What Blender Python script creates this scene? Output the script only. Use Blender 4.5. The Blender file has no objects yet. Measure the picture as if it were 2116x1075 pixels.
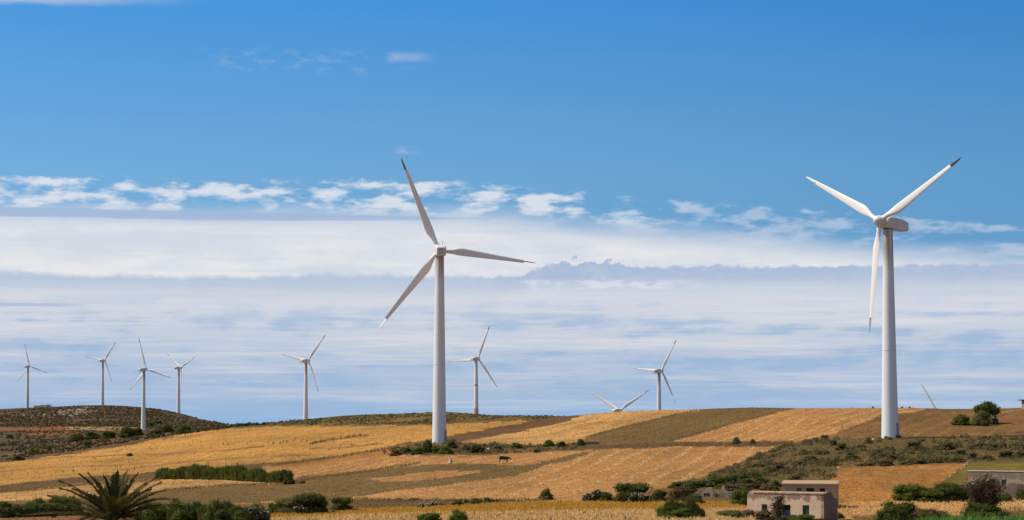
import bpy, bmesh, math, random
import numpy as np
from mathutils import Vector, Matrix, Euler

SC = bpy.context.scene
COL = SC.collection
R = math.radians
rng = np.random.default_rng(7)
random.seed(7)

# ------------------------------------------------------------------ camera
CAMZ = 15.0                       # camera height over the valley datum
FPX, CX, CY = 4772.0, 1058.0, 537.5   # focal length and centre of the 2116 px wide photograph
PITCH = math.atan(322.5 / FPX)
cam_d = bpy.data.cameras.new('camera'); cam = bpy.data.objects.new('camera', cam_d); COL.objects.link(cam)
cam.location = (0, 0, CAMZ); cam.rotation_euler = (R(90) + PITCH, 0, 0)
cam_d.sensor_width = 36; cam_d.lens = FPX / 2116 * 36
cam_d.clip_start = 0.5; cam_d.clip_end = 40000
SC.camera = cam
SC.render.resolution_x = 1024; SC.render.resolution_y = 520

# ------------------------------------------------------------------ light
SUN_AZ, SUN_EL = -84.0, 52.0      # degrees clockwise from +Y, elevation
sd = bpy.data.lights.new('sun', 'SUN'); sun = bpy.data.objects.new('sun', sd); COL.objects.link(sun)
sd.energy = 4.15; sd.angle = R(0.53); sd.color = (1.0, 0.93, 0.82)
sdir = Vector((math.sin(R(SUN_AZ)) * math.cos(R(SUN_EL)), math.cos(R(SUN_AZ)) * math.cos(R(SUN_EL)), math.sin(R(SUN_EL))))
sun.rotation_euler = (-sdir).to_track_quat('-Z', 'Y').to_euler(); sun.location = (0, 0, 300)
SC.view_settings.view_transform = 'Standard'; SC.view_settings.look = 'None'
SC.view_settings.exposure = 0.0; SC.view_settings.gamma = 1.0

def lin(r, g, b):
    f = lambda c: (c / 255 / 12.92) if c <= 10 else ((c / 255 + .055) / 1.055) ** 2.4
    return (f(r), f(g), f(b))

# ------------------------------------------------------------------ node helper
class NT:
    def __init__(s, tree): s.t = tree; s.n = tree.nodes; s.l = tree.links
    def put(s, inp, v):
        if isinstance(v, bpy.types.NodeSocket): s.l.new(v, inp)
        elif v is not None:
            if inp.type in ('RGBA',) and len(v) == 3: v = (*v, 1)
            inp.default_value = v
    def m(s, op, a, b=None, c=None, clamp=False):
        n = s.n.new('ShaderNodeMath'); n.operation = op; n.use_clamp = clamp
        s.put(n.inputs[0], a)
        if b is not None: s.put(n.inputs[1], b)
        if c is not None: s.put(n.inputs[2], c)
        return n.outputs[0]
    def ss(s, x, a, b, lo=0.0, hi=1.0):           # smoothstep
        n = s.n.new('ShaderNodeMapRange'); n.interpolation_type = 'SMOOTHSTEP'
        s.put(n.inputs['Value'], x); s.put(n.inputs['From Min'], a); s.put(n.inputs['From Max'], b)
        s.put(n.inputs['To Min'], lo); s.put(n.inputs['To Max'], hi); return n.outputs['Result']
    def win(s, x, a, b, c, d): return s.m('MULTIPLY', s.ss(x, a, b), s.m('SUBTRACT', 1.0, s.ss(x, c, d)))
    def mix(s, f, a, b, bt='MIX'):
        n = s.n.new('ShaderNodeMix'); n.data_type = 'RGBA'; n.blend_type = bt
        s.put(n.inputs[0], f); s.put(n.inputs[6], a); s.put(n.inputs[7], b); return n.outputs[2]
    def vec(s, x, y, z=0.0):
        n = s.n.new('ShaderNodeCombineXYZ'); s.put(n.inputs[0], x); s.put(n.inputs[1], y); s.put(n.inputs[2], z); return n.outputs[0]
    def noise(s, v, scale=1.0, detail=4.0, rough=.55, dist=0.0, out=0):
        n = s.n.new('ShaderNodeTexNoise'); s.put(n.inputs['Vector'], v); n.inputs['Scale'].default_value = scale
        n.inputs['Detail'].default_value = detail; n.inputs['Roughness'].default_value = rough
        n.inputs['Distortion'].default_value = dist; return n.outputs[out]
    def ramp(s, f, stops, interp='LINEAR'):
        n = s.n.new('ShaderNodeValToRGB'); cr = n.color_ramp; cr.interpolation = interp
        while len(cr.elements) < len(stops): cr.elements.new(0.5)
        for e, (p, c) in zip(cr.elements, stops): e.position = p; e.color = (*c, 1) if len(c) == 3 else c
        s.put(n.inputs[0], f); return n.outputs[0]
    def attr(s, name, out='Fac'):
        n = s.n.new('ShaderNodeAttribute'); n.attribute_name = name; return n.outputs[out]

# ------------------------------------------------------------------ world: Nishita sky with stratocumulus bands
W = bpy.data.worlds.new('World'); SC.world = W; W.use_nodes = True
w = NT(W.node_tree); w.n.clear()
BG = 0.13
tc = w.n.new('ShaderNodeTexCoord'); sp = w.n.new('ShaderNodeSeparateXYZ'); w.l.new(tc.outputs['Generated'], sp.inputs[0])
dx, dy, dz = sp.outputs
az = w.m('MULTIPLY', w.m('ARCTAN2', dx, dy), 4772.0)
el = w.m('MULTIPLY', w.m('ARCSINE', dz), 4772.0)
U = w.m('ADD', az, 1058.0)        # azimuth and elevation in units of 1/4772 rad
V = w.m('SUBTRACT', 860.0, el)
sky = w.n.new('ShaderNodeTexSky'); sky.sky_type = 'NISHITA'; sky.sun_disc = False
sky.sun_elevation = R(SUN_EL); sky.sun_rotation = R(SUN_AZ); sky.air_density = 1.0; sky.dust_density = 0.6; sky.ozone_density = 2.5
zl = w.m('ADD', w.m('MULTIPLY', w.m('MAXIMUM', dz, -0.02), 1.6), 0.22)
nv = w.n.new('ShaderNodeVectorMath'); nv.operation = 'NORMALIZE'; w.l.new(w.vec(dx, dy, zl), nv.inputs[0])
w.l.new(nv.outputs[0], sky.inputs[0])
C = lambda r, g, b: tuple(c / BG for c in lin(r, g, b))
tint = w.ramp(w.m('DIVIDE', V, 860.0, clamp=True), [(0.0, (0.345, 1.0, 1.33)), (0.42, (.78, 1.17, 1.17)), (0.9, (.77, 1.02, 1.02))])
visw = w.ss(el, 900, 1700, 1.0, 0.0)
tint = w.mix(w.ss(U, 800, 2400, 0, 1), tint, w.mix(1.0, tint, (.80, .91, .96), 'MULTIPLY'))
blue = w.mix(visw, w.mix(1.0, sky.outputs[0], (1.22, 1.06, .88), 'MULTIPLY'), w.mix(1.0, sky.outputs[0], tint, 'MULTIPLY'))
def nz(su, sv, seed, detail=4, rough=.55, dist=0.0):
    return w.noise(w.vec(w.m('DIVIDE', U, su), w.m('DIVIDE', V, sv), seed), 1.0, detail, rough, dist)
n1 = nz(84, 26, 1.3, 4, .5); n2 = nz(40, 15, 5.1, 4, .6); n3 = nz(560, 24, 9.7, 5, .60, .25); n4 = nz(36, 30, 3.3, 5, .62); n5 = nz(230, 60, 12.0, 4, .5)
n6 = nz(150, 9, 21.0, 3, .5); n7 = nz(30, 24, 31.0, 5, .6)
# pale gradient low in the sky
sky0 = w.mix(w.ss(V, 560, 880, 0, .55), blue, C(140, 180, 224))
T = w.m('ADD', 372.0, w.m('MULTIPLY', w.m('MAXIMUM', w.m('SUBTRACT', U, 950.0), 0.0), 0.088))
tv = w.m('SUBTRACT', V, T)
# A: broken cumulus line
pat = w.ss(w.m('ADD', n1, w.m('MULTIPLY', n2, .35)), .60, .82)
a = w.m('MULTIPLY', pat, w.win(w.m('ADD', tv, w.m('MULTIPLY', w.m('SUBTRACT', n2, .5), 30.0)), 0, 12, 55, 85))
a = w.m('MULTIPLY', a, w.m('SUBTRACT', 1.0, w.m('MULTIPLY', w.ss(U, 1150, 1500), .55)))
c1 = w.mix(w.m('MULTIPLY', a, .92), sky0, C(220, 226, 236))
# B: white deck
edge = w.m('ADD', tv, w.m('MULTIPLY', w.m('SUBTRACT', n5, .5), 60.0))
b = w.ss(edge, 38, 115)
deckc = w.mix(w.ss(w.m('ADD', n5, w.m('MULTIPLY', n2, .2)), .45, .75), C(232, 232, 233), C(214, 220, 230))
deckc = w.mix(w.m('MULTIPLY', w.ss(n3, .50, .68), .55), deckc, C(206, 215, 229))
c2 = w.mix(w.m('MULTIPLY', b, .98), c1, deckc)
# grey lens streak
lc = w.m('ADD', 447.0, w.m('MULTIPLY', U, .006)); up = w.m('DIVIDE', w.m('MAXIMUM', U, 0.0), 1040.0)
lh = w.m('MULTIPLY', 10.0, w.m('SUBTRACT', 1.0, w.m('POWER', up, 3.0)))
dl = w.m('ADD', w.m('ABSOLUTE', w.m('SUBTRACT', V, lc)), w.m('MULTIPLY', w.m('SUBTRACT', n1, .5), 5.0))
lm = w.m('MULTIPLY', w.m('SUBTRACT', 1.0, w.ss(w.m('SUBTRACT', dl, lh), -2.5, 1.2)), w.ss(U, 1040, 1000))
c3 = w.mix(w.m('MULTIPLY', lm, .85), c2, C(163, 184, 217))
# C: lower blue-grey deck with bumpy upper edge
E = w.m('SUBTRACT', w.ss(U, 1070, 1110, 573.0, 553.0), w.m('MULTIPLY', 13.0, w.win(U, 1120, 1180, 1240, 1330)))
E = w.m('SUBTRACT', E, w.m('MULTIPLY', w.m('SUBTRACT', n5, .5), w.ss(U, 900, 1300, 34, 12)))
E = w.m('SUBTRACT', E, w.m('MULTIPLY', w.m('SUBTRACT', n7, .5), w.m('ADD', 26.0, w.m('MULTIPLY', 46.0, w.win(U, 1085, 1170, 1250, 1340)))))
ce = w.m('SUBTRACT', V, E)
cm = w.ss(ce, w.ss(U, 800, 1150, -9, -3), w.ss(U, 800, 1150, 7, 3))
f = w.m('DIVIDE', w.m('SUBTRACT', V, 540.0), 340.0)
f = w.m('ADD', f, w.m('MULTIPLY', w.m('SUBTRACT', n3, .5), .10))
low = w.ramp(f, [(0.0, lin(200, 209, 224)), (.12, lin(192, 204, 222)), (.24, lin(210, 215, 226)), (.38, lin(204, 211, 223)), (.50, lin(188, 200, 219)),
                 (.64, lin(178, 195, 218)), (.80, lin(170, 190, 216)), (1.0, lin(140, 180, 222))])
sc = w.n.new('ShaderNodeVectorMath'); sc.operation = 'SCALE'; w.l.new(low, sc.inputs[0]); sc.inputs[3].default_value = 1 / BG
low = sc.outputs[0]
edark = w.m('MULTIPLY', w.m('MULTIPLY', w.ss(ce, 48, 6), w.ss(n2, .25, .55, .55, 1.0)), w.ss(U, 900, 1180, .40, 1.0))
puff = w.m('MULTIPLY', w.m('MULTIPLY', w.win(U, 1070, 1120, 1260, 1360), w.win(V, 525, 545, 572, 590)), w.ss(n4, .30, .58))
low = w.mix(w.m('MULTIPLY', w.m('MAXIMUM', edark, puff), .88), low, C(168, 187, 216))
st = w.m('MULTIPLY', w.ss(w.m('ADD', w.m('MULTIPLY', n3, .75), w.m('MULTIPLY', n6, .25)), .47, .66), w.ss(V, 575, 630))
low = w.mix(w.m('MULTIPLY', st, w.ss(V, 650, 860, .95, .42)), low, C(215, 218, 226))
sb = w.m('MULTIPLY', w.ss(w.m('ADD', w.m('MULTIPLY', n3, .6), w.m('MULTIPLY', n1, .4)), .52, .38), w.ss(V, 590, 690))
low = w.mix(w.m('MULTIPLY', sb, .75), low, C(152, 182, 217))
ws = w.m('MULTIPLY', w.m('MULTIPLY', w.win(U, 1050, 1110, 1330, 1500), w.win(V, 576, 584, 594, 602)), w.ss(n2, .40, .58))
low = w.mix(w.m('MULTIPLY', ws, .7), low, C(222, 226, 236))
# small grey lens at the left
l2 = w.m('MULTIPLY', w.win(V, 631, 633, 637, 640), w.win(U, -400, -10, 120, 200))
low = w.mix(w.m('MULTIPLY', l2, .6), low, C(160, 181, 218))
c4 = w.mix(cm, c3, low)
# thin high wisps
wv = w.m('ADD', V, w.m('MULTIPLY', w.m('SUBTRACT', n1, .5), 14.0))
w1 = w.m('MULTIPLY', w.win(w.m('ADD', wv, w.m('MULTIPLY', U, .02)), -25, 6, 20, 36), w.ss(U, 470, 60))
w2 = w.m('MULTIPLY', w.m('MULTIPLY', w.win(V, 100, 118, 140, 168), w.win(U, 380, 480, 760, 920)), w.ss(n2, .48, .68))
w3 = w.m('MULTIPLY', w.win(V, 300, 310, 314, 322), w.win(U, 800, 835, 850, 880))
w4 = w.m('MULTIPLY', w.win(V, 108, 117, 124, 133), w.win(U, 790, 815, 850, 905))
wm = w.m('ADD', w.m('ADD', w.m('MULTIPLY', w1, .8), w.m('MULTIPLY', w2, .22)), w.m('ADD', w.m('MULTIPLY', w.m('MULTIPLY', w3, w.ss(n2, .4, .6)), .5), w.m('MULTIPLY', w4, .38)), clamp=True)
c5 = w.mix(wm, c4, C(176, 192, 222))
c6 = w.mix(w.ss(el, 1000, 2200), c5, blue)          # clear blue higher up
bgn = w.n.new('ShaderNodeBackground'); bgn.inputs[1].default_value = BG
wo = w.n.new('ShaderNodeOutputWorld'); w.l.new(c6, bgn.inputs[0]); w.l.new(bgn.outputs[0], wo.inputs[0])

# ------------------------------------------------------------------ numeric helpers
def vnoise(x, y, seed=0):
    xi = np.floor(x).astype(np.int64); yi = np.floor(y).astype(np.int64); fx = x - xi; fy = y - yi
    fx = fx * fx * (3 - 2 * fx); fy = fy * fy * (3 - 2 * fy)
    def h(a, b):
        n = (a * 374761393 + b * 668265263 + seed * 974711) & 0xffffffff
        n = ((n ^ (n >> 13)) * 1274126177) & 0xffffffff
        return ((n ^ (n >> 16)) & 0xffff) / 65535.0
    return (h(xi, yi) * (1 - fx) + h(xi + 1, yi) * fx) * (1 - fy) + (h(xi, yi + 1) * (1 - fx) + h(xi + 1, yi + 1) * fx) * fy
def fbm(x, y, seed=0, o=4):
    s = 0; a = .5; t = 0
    for i in range(o): s = s + a * vnoise(x * 2 ** i, y * 2 ** i, seed + i * 17); t += a; a *= .55
    return s / t
def pchip(x, y, xq):
    x = np.asarray(x, float); y = np.asarray(y, float); h = np.diff(x); d = np.diff(y) / h; m = np.zeros_like(y)
    m[0] = d[0]; m[-1] = d[-1]
    for i in range(1, len(x) - 1):
        if d[i - 1] * d[i] > 0:
            w1 = 2 * h[i] + h[i - 1]; w2 = h[i] + 2 * h[i - 1]; m[i] = (w1 + w2) / (w1 / d[i - 1] + w2 / d[i])
    xq = np.clip(xq, x[0], x[-1]); k = np.clip(np.searchsorted(x, xq) - 1, 0, len(x) - 2); t = (xq - x[k]) / h[k]
    return (2*t**3-3*t**2+1)*y[k] + (t**3-2*t**2+t)*h[k]*m[k] + (-2*t**3+3*t**2)*y[k+1] + (t**3-t**2)*h[k]*m[k+1]
cp, spn = math.cos(PITCH), math.sin(PITCH)
def ray(px, py):                  # photograph pixel -> azimuth, slope
    X = px - CX; Y = FPX * cp + (py - CY) * spn; Z = FPX * spn - (py - CY) * cp
    h = np.hypot(X, Y); return np.arctan2(X, Y), Z / h
def proj(X, Y, Z):                # world (z relative to camera) -> photograph pixel
    yc = Y * cp + Z * spn; zc = -Y * spn + Z * cp; yc = np.where(yc < .5, .5, yc)
    return CX + FPX * X / yc, CY - FPX * zc / yc

# ------------------------------------------------------------------ terrain heights, surveyed along bearings
NEAR = [(2, -1.75), (40, -4.6), (90, -9.2), (180, -12.2)]       # distance, height below the eye
HILL = [(2600, -16.0), (3000, -25.), (12000, -80.)]
prof = {   # bearing column: [(distance, row)...], [(distance, height)...] behind the crest
 0:    ([(260,1092),(300,1068),(360,1032),(430,1005),(500,985),(600,963),(650,955),(900,930),(1200,908),(1590,889),(1800,873),(2060,850)], [(2250,6.4)]+HILL),
 100:  ([(260,1092),(300,1068),(360,1032),(430,1003),(500,980),(600,957),(680,943),(900,925),(1200,905),(1590,889),(1800,870),(2060,841)], [(2250,8.0)]+HILL),
 200:  ([(260,1092),(300,1068),(360,1031),(430,1001),(500,976),(600,950),(720,927),(900,915),(1200,901),(1590,888),(1800,868),(2060,839)], [(2130,9.8)]+HILL),
 300:  ([(260,1092),(300,1068),(360,1031),(430,1000),(520,968),(620,936),(720,914),(780,905),(900,901),(1200,896),(1590,888),(1800,869),(2050,843)], [(2200,6.0)]+HILL),
 380:  ([(260,1090),(300,1067),(360,1030),(430,996),(520,960),(620,925),(720,903),(780,893),(900,893),(1590,887),(1800,873),(2020,859)], [(2100,1.2)]+HILL),
 470:  ([(260,1088),(300,1066),(360,1028),(430,990),(520,950),(620,912),(720,893),(800,883),(1000,883),(1590,883),(1950,878)], [(2200,-18.),(2600,-24.)]+HILL[1:]),
 540:  ([(260,1088),(300,1065),(360,1026),(430,985),(520,942),(620,908),(720,890),(800,880),(870,876)], [(1100,-5.5),(1500,-7),(2200,-18.),(3000,-32.),(12000,-80.)]),
 620:  ([(260,1086),(300,1064),(360,1024),(430,982),(520,940),(620,907),(720,888),(800,877),(880,868)], [(1100,-3.5),(1490,-5.8),(2200,-20.),(3000,-32.),(12000,-80.)]),
 760:  ([(260,1084),(300,1062),(360,1018),(430,974),(500,935),(600,903),(700,884),(800,866),(870,857)], [(1100,-3.),(1490,-8),(2200,-20.),(3000,-32.),(12000,-80.)]),
 905:  ([(260,1080),(290,1058),(340,1025),(400,982),(437,957),(470,936),(502,915),(560,904),(650,885),(740,865),(800,851.5)], [(950,0.),(1380,-8),(2200,-20.),(3000,-32.),(12000,-80.)]),
 1050: ([(260,1076),(290,1052),(340,1020),(400,981),(437,958),(470,939),(502,921),(560,905),(640,884),(740,859)], [(900,-2.),(1380,-9),(2200,-20.),(3000,-32.),(12000,-80.)]),
 1200: ([(260,1070),(290,1045),(340,1013),(400,975),(437,951),(470,932),(500,915),(540,895),(600,871),(650,857.5)], [(800,-1.),(1250,-18),(2200,-22.),(3000,-32.),(12000,-80.)]),
 1300: ([(260,1068),(290,1042),(340,1008),(400,968),(437,946),(470,928),(500,910),(540,885),(590,860),(630,849.5)], [(800,-2.),(1300,-17),(2200,-22.),(3000,-32.),(12000,-80.)]),
 1430: ([(260,1068),(285,1040),(340,1003),(400,962),(437,941),(470,921),(500,902),(540,876),(580,853),(605,846)], [(800,-3.),(1300,-16),(2200,-22.),(3000,-32.),(12000,-80.)]),
 1560: ([(250,1088),(280,1058),(310,1028),(340,1003),(380,970),(415,946),(450,924),(480,905),(520,878),(560,850),(580,841.5)], [(800,-3.),(1300,-20),(2200,-22.),(3000,-32.),(12000,-80.)]),
 1700: ([(250,1095),(275,1074),(300,1050),(320,1025),(350,992),(380,965),(415,932),(450,908),(490,880),(530,855),(560,843)], [(800,-4.),(1300,-26),(2200,-26.),(3000,-32.),(12000,-80.)]),
 1836: ([(250,1095),(270,1074),(300,1049),(320,1022),(350,987),(380,960),(415,928),(450,905),(490,879),(530,856),(565,843)], [(800,-5.),(1300,-30),(2200,-30.),(3000,-34.),(12000,-80.)]),
 2000: ([(250,1095),(270,1074),(300,1049),(325,1022),(350,989),(380,960),(415,928),(450,905),(490,881),(530,859),(565,846)], [(800,-5.),(1300,-30),(2200,-30.),(3000,-34.),(12000,-80.)]),
 2116: ([(250,1095),(270,1074),(300,1050),(325,1023),(350,990),(380,958),(415,927),(450,904),(490,879),(530,857),(560,844)], [(800,-5.),(1300,-30),(2200,-30.),(3000,-34.),(12000,-80.)]),
}
aspan = R(14.2); NA = 1500
az_in = np.linspace(-aspan, aspan, NA)
az_out = np.linspace(aspan, 2 * math.pi - aspan, 74)[1:-1]
AZ = az_in
DD = np.unique(np.concatenate([np.geomspace(2, 225, 60), np.exp(np.arange(math.log(225), math.log(2700), .0066)), np.geomspace(2700, 12000, 22)]))
keys = sorted(prof); tabz = []
for k in keys:
    vis, beh = prof[k]; d = [a for a, _ in NEAR]; z = [b for _, b in NEAR]
    for D, row in vis: d.append(D); z.append(float(ray(k, row)[1]) * D)
    for D, zz in beh: d.append(D); z.append(zz)
    tabz.append(pchip(np.log(d), z, np.log(DD)))
tabz = np.array(tabz)                              # keys x D
kaz = np.array([float(ray(k, 920)[0]) for k in keys])
def smooth_rows(azq):
    out = np.zeros((len(DD), len(azq)))
    for i in range(len(DD)): out[i] = pchip(kaz, tabz[:, i], azq)
    return out
Zin = smooth_rows(AZ)
k = np.exp(-np.linspace(-2, 2, 41) ** 2); k /= k.sum()     # soften across bearings
pad = np.pad(Zin, ((0, 0), (20, 20)), mode='edge'); Zin = np.array([np.convolve(r, k, 'valid') for r in pad])
Xg = DD[:, None] * np.sin(AZ)[None]; Yg = DD[:, None] * np.cos(AZ)[None]
rel = np.clip((DD - 230) / 60, 0, 1)[:, None]
Zin = Zin + rel * ((fbm(Xg / 26, Yg / 26, 3, 3) - .5) * .55 + (fbm(Xg / 5, Yg / 5, 9, 3) - .5) * .22 + np.clip((DD[:, None] - 700) / 900, 0, 1) * (fbm(Xg / 60, Yg / 60, 5, 3) - .5) * 2.2)
SL = Zin / DD[:, None]; CM = np.maximum.accumulate(SL, axis=0)
def gz(x, y):                                      # ground height (world z)
    d = math.hypot(x, y); a = math.atan2(x, y)
    fa = np.clip((a + aspan) / (2 * aspan) * (NA - 1), 0, NA - 1.001); ia = int(fa); ta = fa - ia
    i = int(np.clip(np.searchsorted(DD, d) - 1, 0, len(DD) - 2)); t = (d - DD[i]) / (DD[i + 1] - DD[i])
    z = (Zin[i, ia] * (1 - t) + Zin[i + 1, ia] * t) * (1 - ta) + (Zin[i, ia + 1] * (1 - t) + Zin[i + 1, ia + 1] * t) * ta
    return z + CAMZ
def hit(px, py):                                   # first ground point seen along a bearing and slope
    a, s = ray(px, py); a = float(a); s = float(s)
    ia = int(np.clip(round((a + aspan) / (2 * aspan) * (NA - 1)), 0, NA - 1)); c = CM[:, ia]
    i = int(np.searchsorted(c, s))
    if i >= len(DD): return None
    t = 0 if i == 0 or c[i] == c[i-1] else (s - c[i - 1]) / (c[i] - c[i - 1])
    D = DD[max(i - 1, 0)] + t * (DD[i] - DD[max(i - 1, 0)])
    x, y = D * math.sin(a), D * math.cos(a)
    return Vector((x, y, gz(x, y)))
def at(px, py, D):                                 # point at ground distance D on a pixel ray
    a, s = ray(px, py); return Vector((D * math.sin(a), D * math.cos(a), CAMZ + s * D))
def bear(px, D, py=900):
    a, s = ray(px, py); x, y = D * math.sin(a), D * math.cos(a); return Vector((x, y, gz(x, y)))

# ------------------------------------------------------------------ object helpers
def tag(o, label=None, cat=None, group=None, kind=None):
    if label: o['label'] = label
    if cat: o['category'] = cat
    if group: o['group'] = group
    if kind: o['kind'] = kind
    return o
def empty(name, loc, rz=0.0):
    o = bpy.data.objects.new(name, None); COL.objects.link(o); o.location = loc; o.rotation_euler = (0, 0, rz); o.empty_display_size = .5; return o
def link(name, me, mat=None, parent=None, loc=None, rot=None):
    o = bpy.data.objects.new(name, me); COL.objects.link(o)
    if mat and not me.materials: me.materials.append(mat)
    if parent: o.parent = parent
    if loc is not None: o.location = loc
    if rot is not None: o.rotation_euler = rot
    return o
def npmesh(name, Vv, F, col=None, smooth=False):   # F: n x k array
    me = bpy.data.meshes.new(name); Vv = np.asarray(Vv, np.float32); F = np.asarray(F, np.int32); n, kk = F.shape
    me.vertices.add(len(Vv)); me.vertices.foreach_set('co', Vv.ravel())
    me.loops.add(n * kk); me.loops.foreach_set('vertex_index', F.ravel())
    me.polygons.add(n); me.polygons.foreach_set('loop_start', np.arange(0, n * kk, kk, dtype=np.int32))
    me.polygons.foreach_set('use_smooth', np.full(n, smooth)); me.update(calc_edges=True)
    if col is not None:
        a = me.color_attributes.new('tone', 'FLOAT_COLOR', 'POINT'); c = np.ones((len(Vv), 4), np.float32)
        c[:, :3] = col if np.ndim(col) == 2 else np.asarray(col)[:, None]; a.data.foreach_set('color', c.ravel())
    return me
class MB:
    def __init__(s): s.b = bmesh.new()
    def box(s, c, d, M=None, bev=0.0):
        r = bmesh.ops.create_cube(s.b, size=1.0, matrix=(M or Matrix()) @ Matrix.Translation(c) @ Matrix.Diagonal((*d, 1)))
        if bev:
            es = list({e for v in r['verts'] for e in v.link_edges}); bmesh.ops.bevel(s.b, geom=es, offset=bev, segments=1, affect='EDGES')
        return s
    def prism(s, pts, y0, y1):         # outline in xz, extruded along y
        a = [s.b.verts.new((x, y0, z)) for x, z in pts]; b = [s.b.verts.new((x, y1, z)) for x, z in pts]; n = len(pts)
        s.b.faces.new(a); s.b.faces.new(b[::-1])
        for i in range(n): s.b.faces.new((a[(i+1) % n], a[i], b[i], b[(i+1) % n]))
        return s
    def tube(s, pts, rad, seg=10, cap=True):
        rings = []; P = [Vector(p) for p in pts]
        for i, p in enumerate(P):
            t = (P[min(i+1, len(P)-1)] - P[max(i-1, 0)]).normalized(); u = t.cross(Vector((0.13, .99, 0.02)) if abs(t.y) < .9 else Vector((1, 0, 0))).normalized(); v = t.cross(u)
            rr = rad[i] if hasattr(rad, '__len__') else rad
            rings.append([s.b.verts.new(p + (u * math.cos(k*2*math.pi/seg) + v * math.sin(k*2*math.pi/seg)) * rr) for k in range(seg)])
        for i in range(len(rings)-1):
            for k in range(seg): s.b.faces.new((rings[i][k], rings[i][(k+1) % seg], rings[i+1][(k+1) % seg], rings[i+1][k]))
        if cap: s.b.faces.new(rings[0][::-1]); s.b.faces.new(rings[-1])
        return s
    def lathe(s, prof, seg=40, M=None):
        M = M or Matrix(); rings = [[s.b.verts.new(M @ Vector((r*math.cos(k*2*math.pi/seg), r*math.sin(k*2*math.pi/seg), z))) for k in range(seg)] for r, z in prof]
        for i in range(len(rings)-1):
            for k in range(seg): s.b.faces.new((rings[i][k], rings[i][(k+1) % seg], rings[i+1][(k+1) % seg], rings[i+1][k]))
        s.b.faces.new(rings[0][::-1]); s.b.faces.new(rings[-1]); return s
    def ell(s, c, r, sub=2, M=None):
        bmesh.ops.create_icosphere(s.b, subdivisions=sub, radius=1.0, matrix=(M or Matrix()) @ Matrix.Translation(c) @ Matrix.Diagonal((*r, 1))); return s
    def mesh(s, name, smooth=False, sharp=35):
        bmesh.ops.recalc_face_normals(s.b, faces=s.b.faces); me = bpy.data.meshes.new(name)
        for f_ in s.b.faces: f_.smooth = smooth
        if smooth:
            for e in s.b.edges:
                if len(e.link_faces) == 2 and e.calc_face_angle(0) > R(sharp): e.smooth = False
        s.b.to_mesh(me); s.b.free(); return me

# ------------------------------------------------------------------ materials
def mat(name, base, rough=.8, build=None, spec=.3):
    m = bpy.data.materials.new(name); m.use_nodes = True; t = NT(m.node_tree); p = t.n['Principled BSDF']
    p.inputs['Roughness'].default_value = rough; p.inputs['Specular IOR Level'].default_value = spec; p.inputs['Base Color'].default_value = (*base, 1)
    if build: build(t, p)
    return m
def objco(t): n = t.n.new('ShaderNodeTexCoord'); return n.outputs['Object']
def sc3(t, v, x, y, z):
    n = t.n.new('ShaderNodeVectorMath'); n.operation = 'MULTIPLY'; t.l.new(v, n.inputs[0]); n.inputs[1].default_value = (x, y, z); return n.outputs[0]
def bump(t, p, h, dist, strength=.6):
    b = t.n.new('ShaderNodeBump'); b.inputs['Distance'].default_value = dist; b.inputs['Strength'].default_value = strength; t.put(b.inputs['Height'], h); t.l.new(b.outputs[0], p.inputs['Normal'])
def mk_paint(name, base, dirt, amt=.35, top=None, rust=None):
    def bd(t, p):
        o = objco(t); s = t.n.new('ShaderNodeSeparateXYZ'); t.l.new(o, s.inputs[0])
        streak = t.noise(sc3(t, o, 2.2, 2.2, .10), 1.0, 5, .6); blot = t.noise(o, .55, 4, .6)
        c = t.mix(t.m('MULTIPLY', t.ss(streak, .50, .78), amt), base, dirt); c = t.mix(t.m('MULTIPLY', t.ss(blot, .5, .8), amt * .6), c, dirt)
        if top:                                     # oil and rust runs below the yaw bearing, plus painted nacelle shadow on tower_paint
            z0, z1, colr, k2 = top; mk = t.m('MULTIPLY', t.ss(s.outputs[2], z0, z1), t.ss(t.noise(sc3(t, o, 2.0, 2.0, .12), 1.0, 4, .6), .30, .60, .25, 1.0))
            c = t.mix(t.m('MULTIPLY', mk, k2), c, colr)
        if rust:
            for (z0, z1, k2) in rust:
                mk = t.m('MULTIPLY', t.win(s.outputs[2], z0 - .25, z0, z1, z1 + .15), t.ss(t.noise(sc3(t, o, 2.5, 2.5, .5), 1.0, 4, .6), .25, .6, .45, 1.0))
                c = t.mix(t.m('MULTIPLY', mk, k2), c, (.42, .17, .075))
        t.l.new(c, p.inputs['Base Color'])
    return mat(name, base, .5, bd)
OFFW = (.81, .80, .785); 
m_tower = mk_paint('tower_paint', OFFW, (.50, .45, .40), .18, (32, 38, (.33, .265, .21), .9))  # top band mixes stains with the nacelle's shadow, put into the colour
m_tower_c = mk_paint('tower_paint_stained', OFFW, (.50, .45, .40), .15, (33, 41, (.33, .235, .14), .9))
m_tower_r = mk_paint('tower_paint_rusty', OFFW, (.42, .35, .29), .3, (33, 41.5, (.40, .28, .20), .6), [(9.3, 12.6, .7), (26.0, 26.6, .9)])
m_blade = mk_paint('blade_paint', (.87, .845, .80), (.60, .53, .45), .15)
m_nac = mk_paint('nacelle_paint', (.76, .74, .72), (.45, .36, .28), .35)
m_tip = mk_paint('tip_metal', (.31, .255, .21), (.20, .14, .10), .5)
m_tipw = mk_paint('tip_white', (.76, .74, .70), (.5, .4, .3), .2)
m_dark = mat('dark_metal', (.05, .055, .06), .6)
m_door = mat('door_blue_grey', (.26, .33, .40), .5)
m_ring = mat('flange_ring', (.64, .61, .58), .6)

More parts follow.
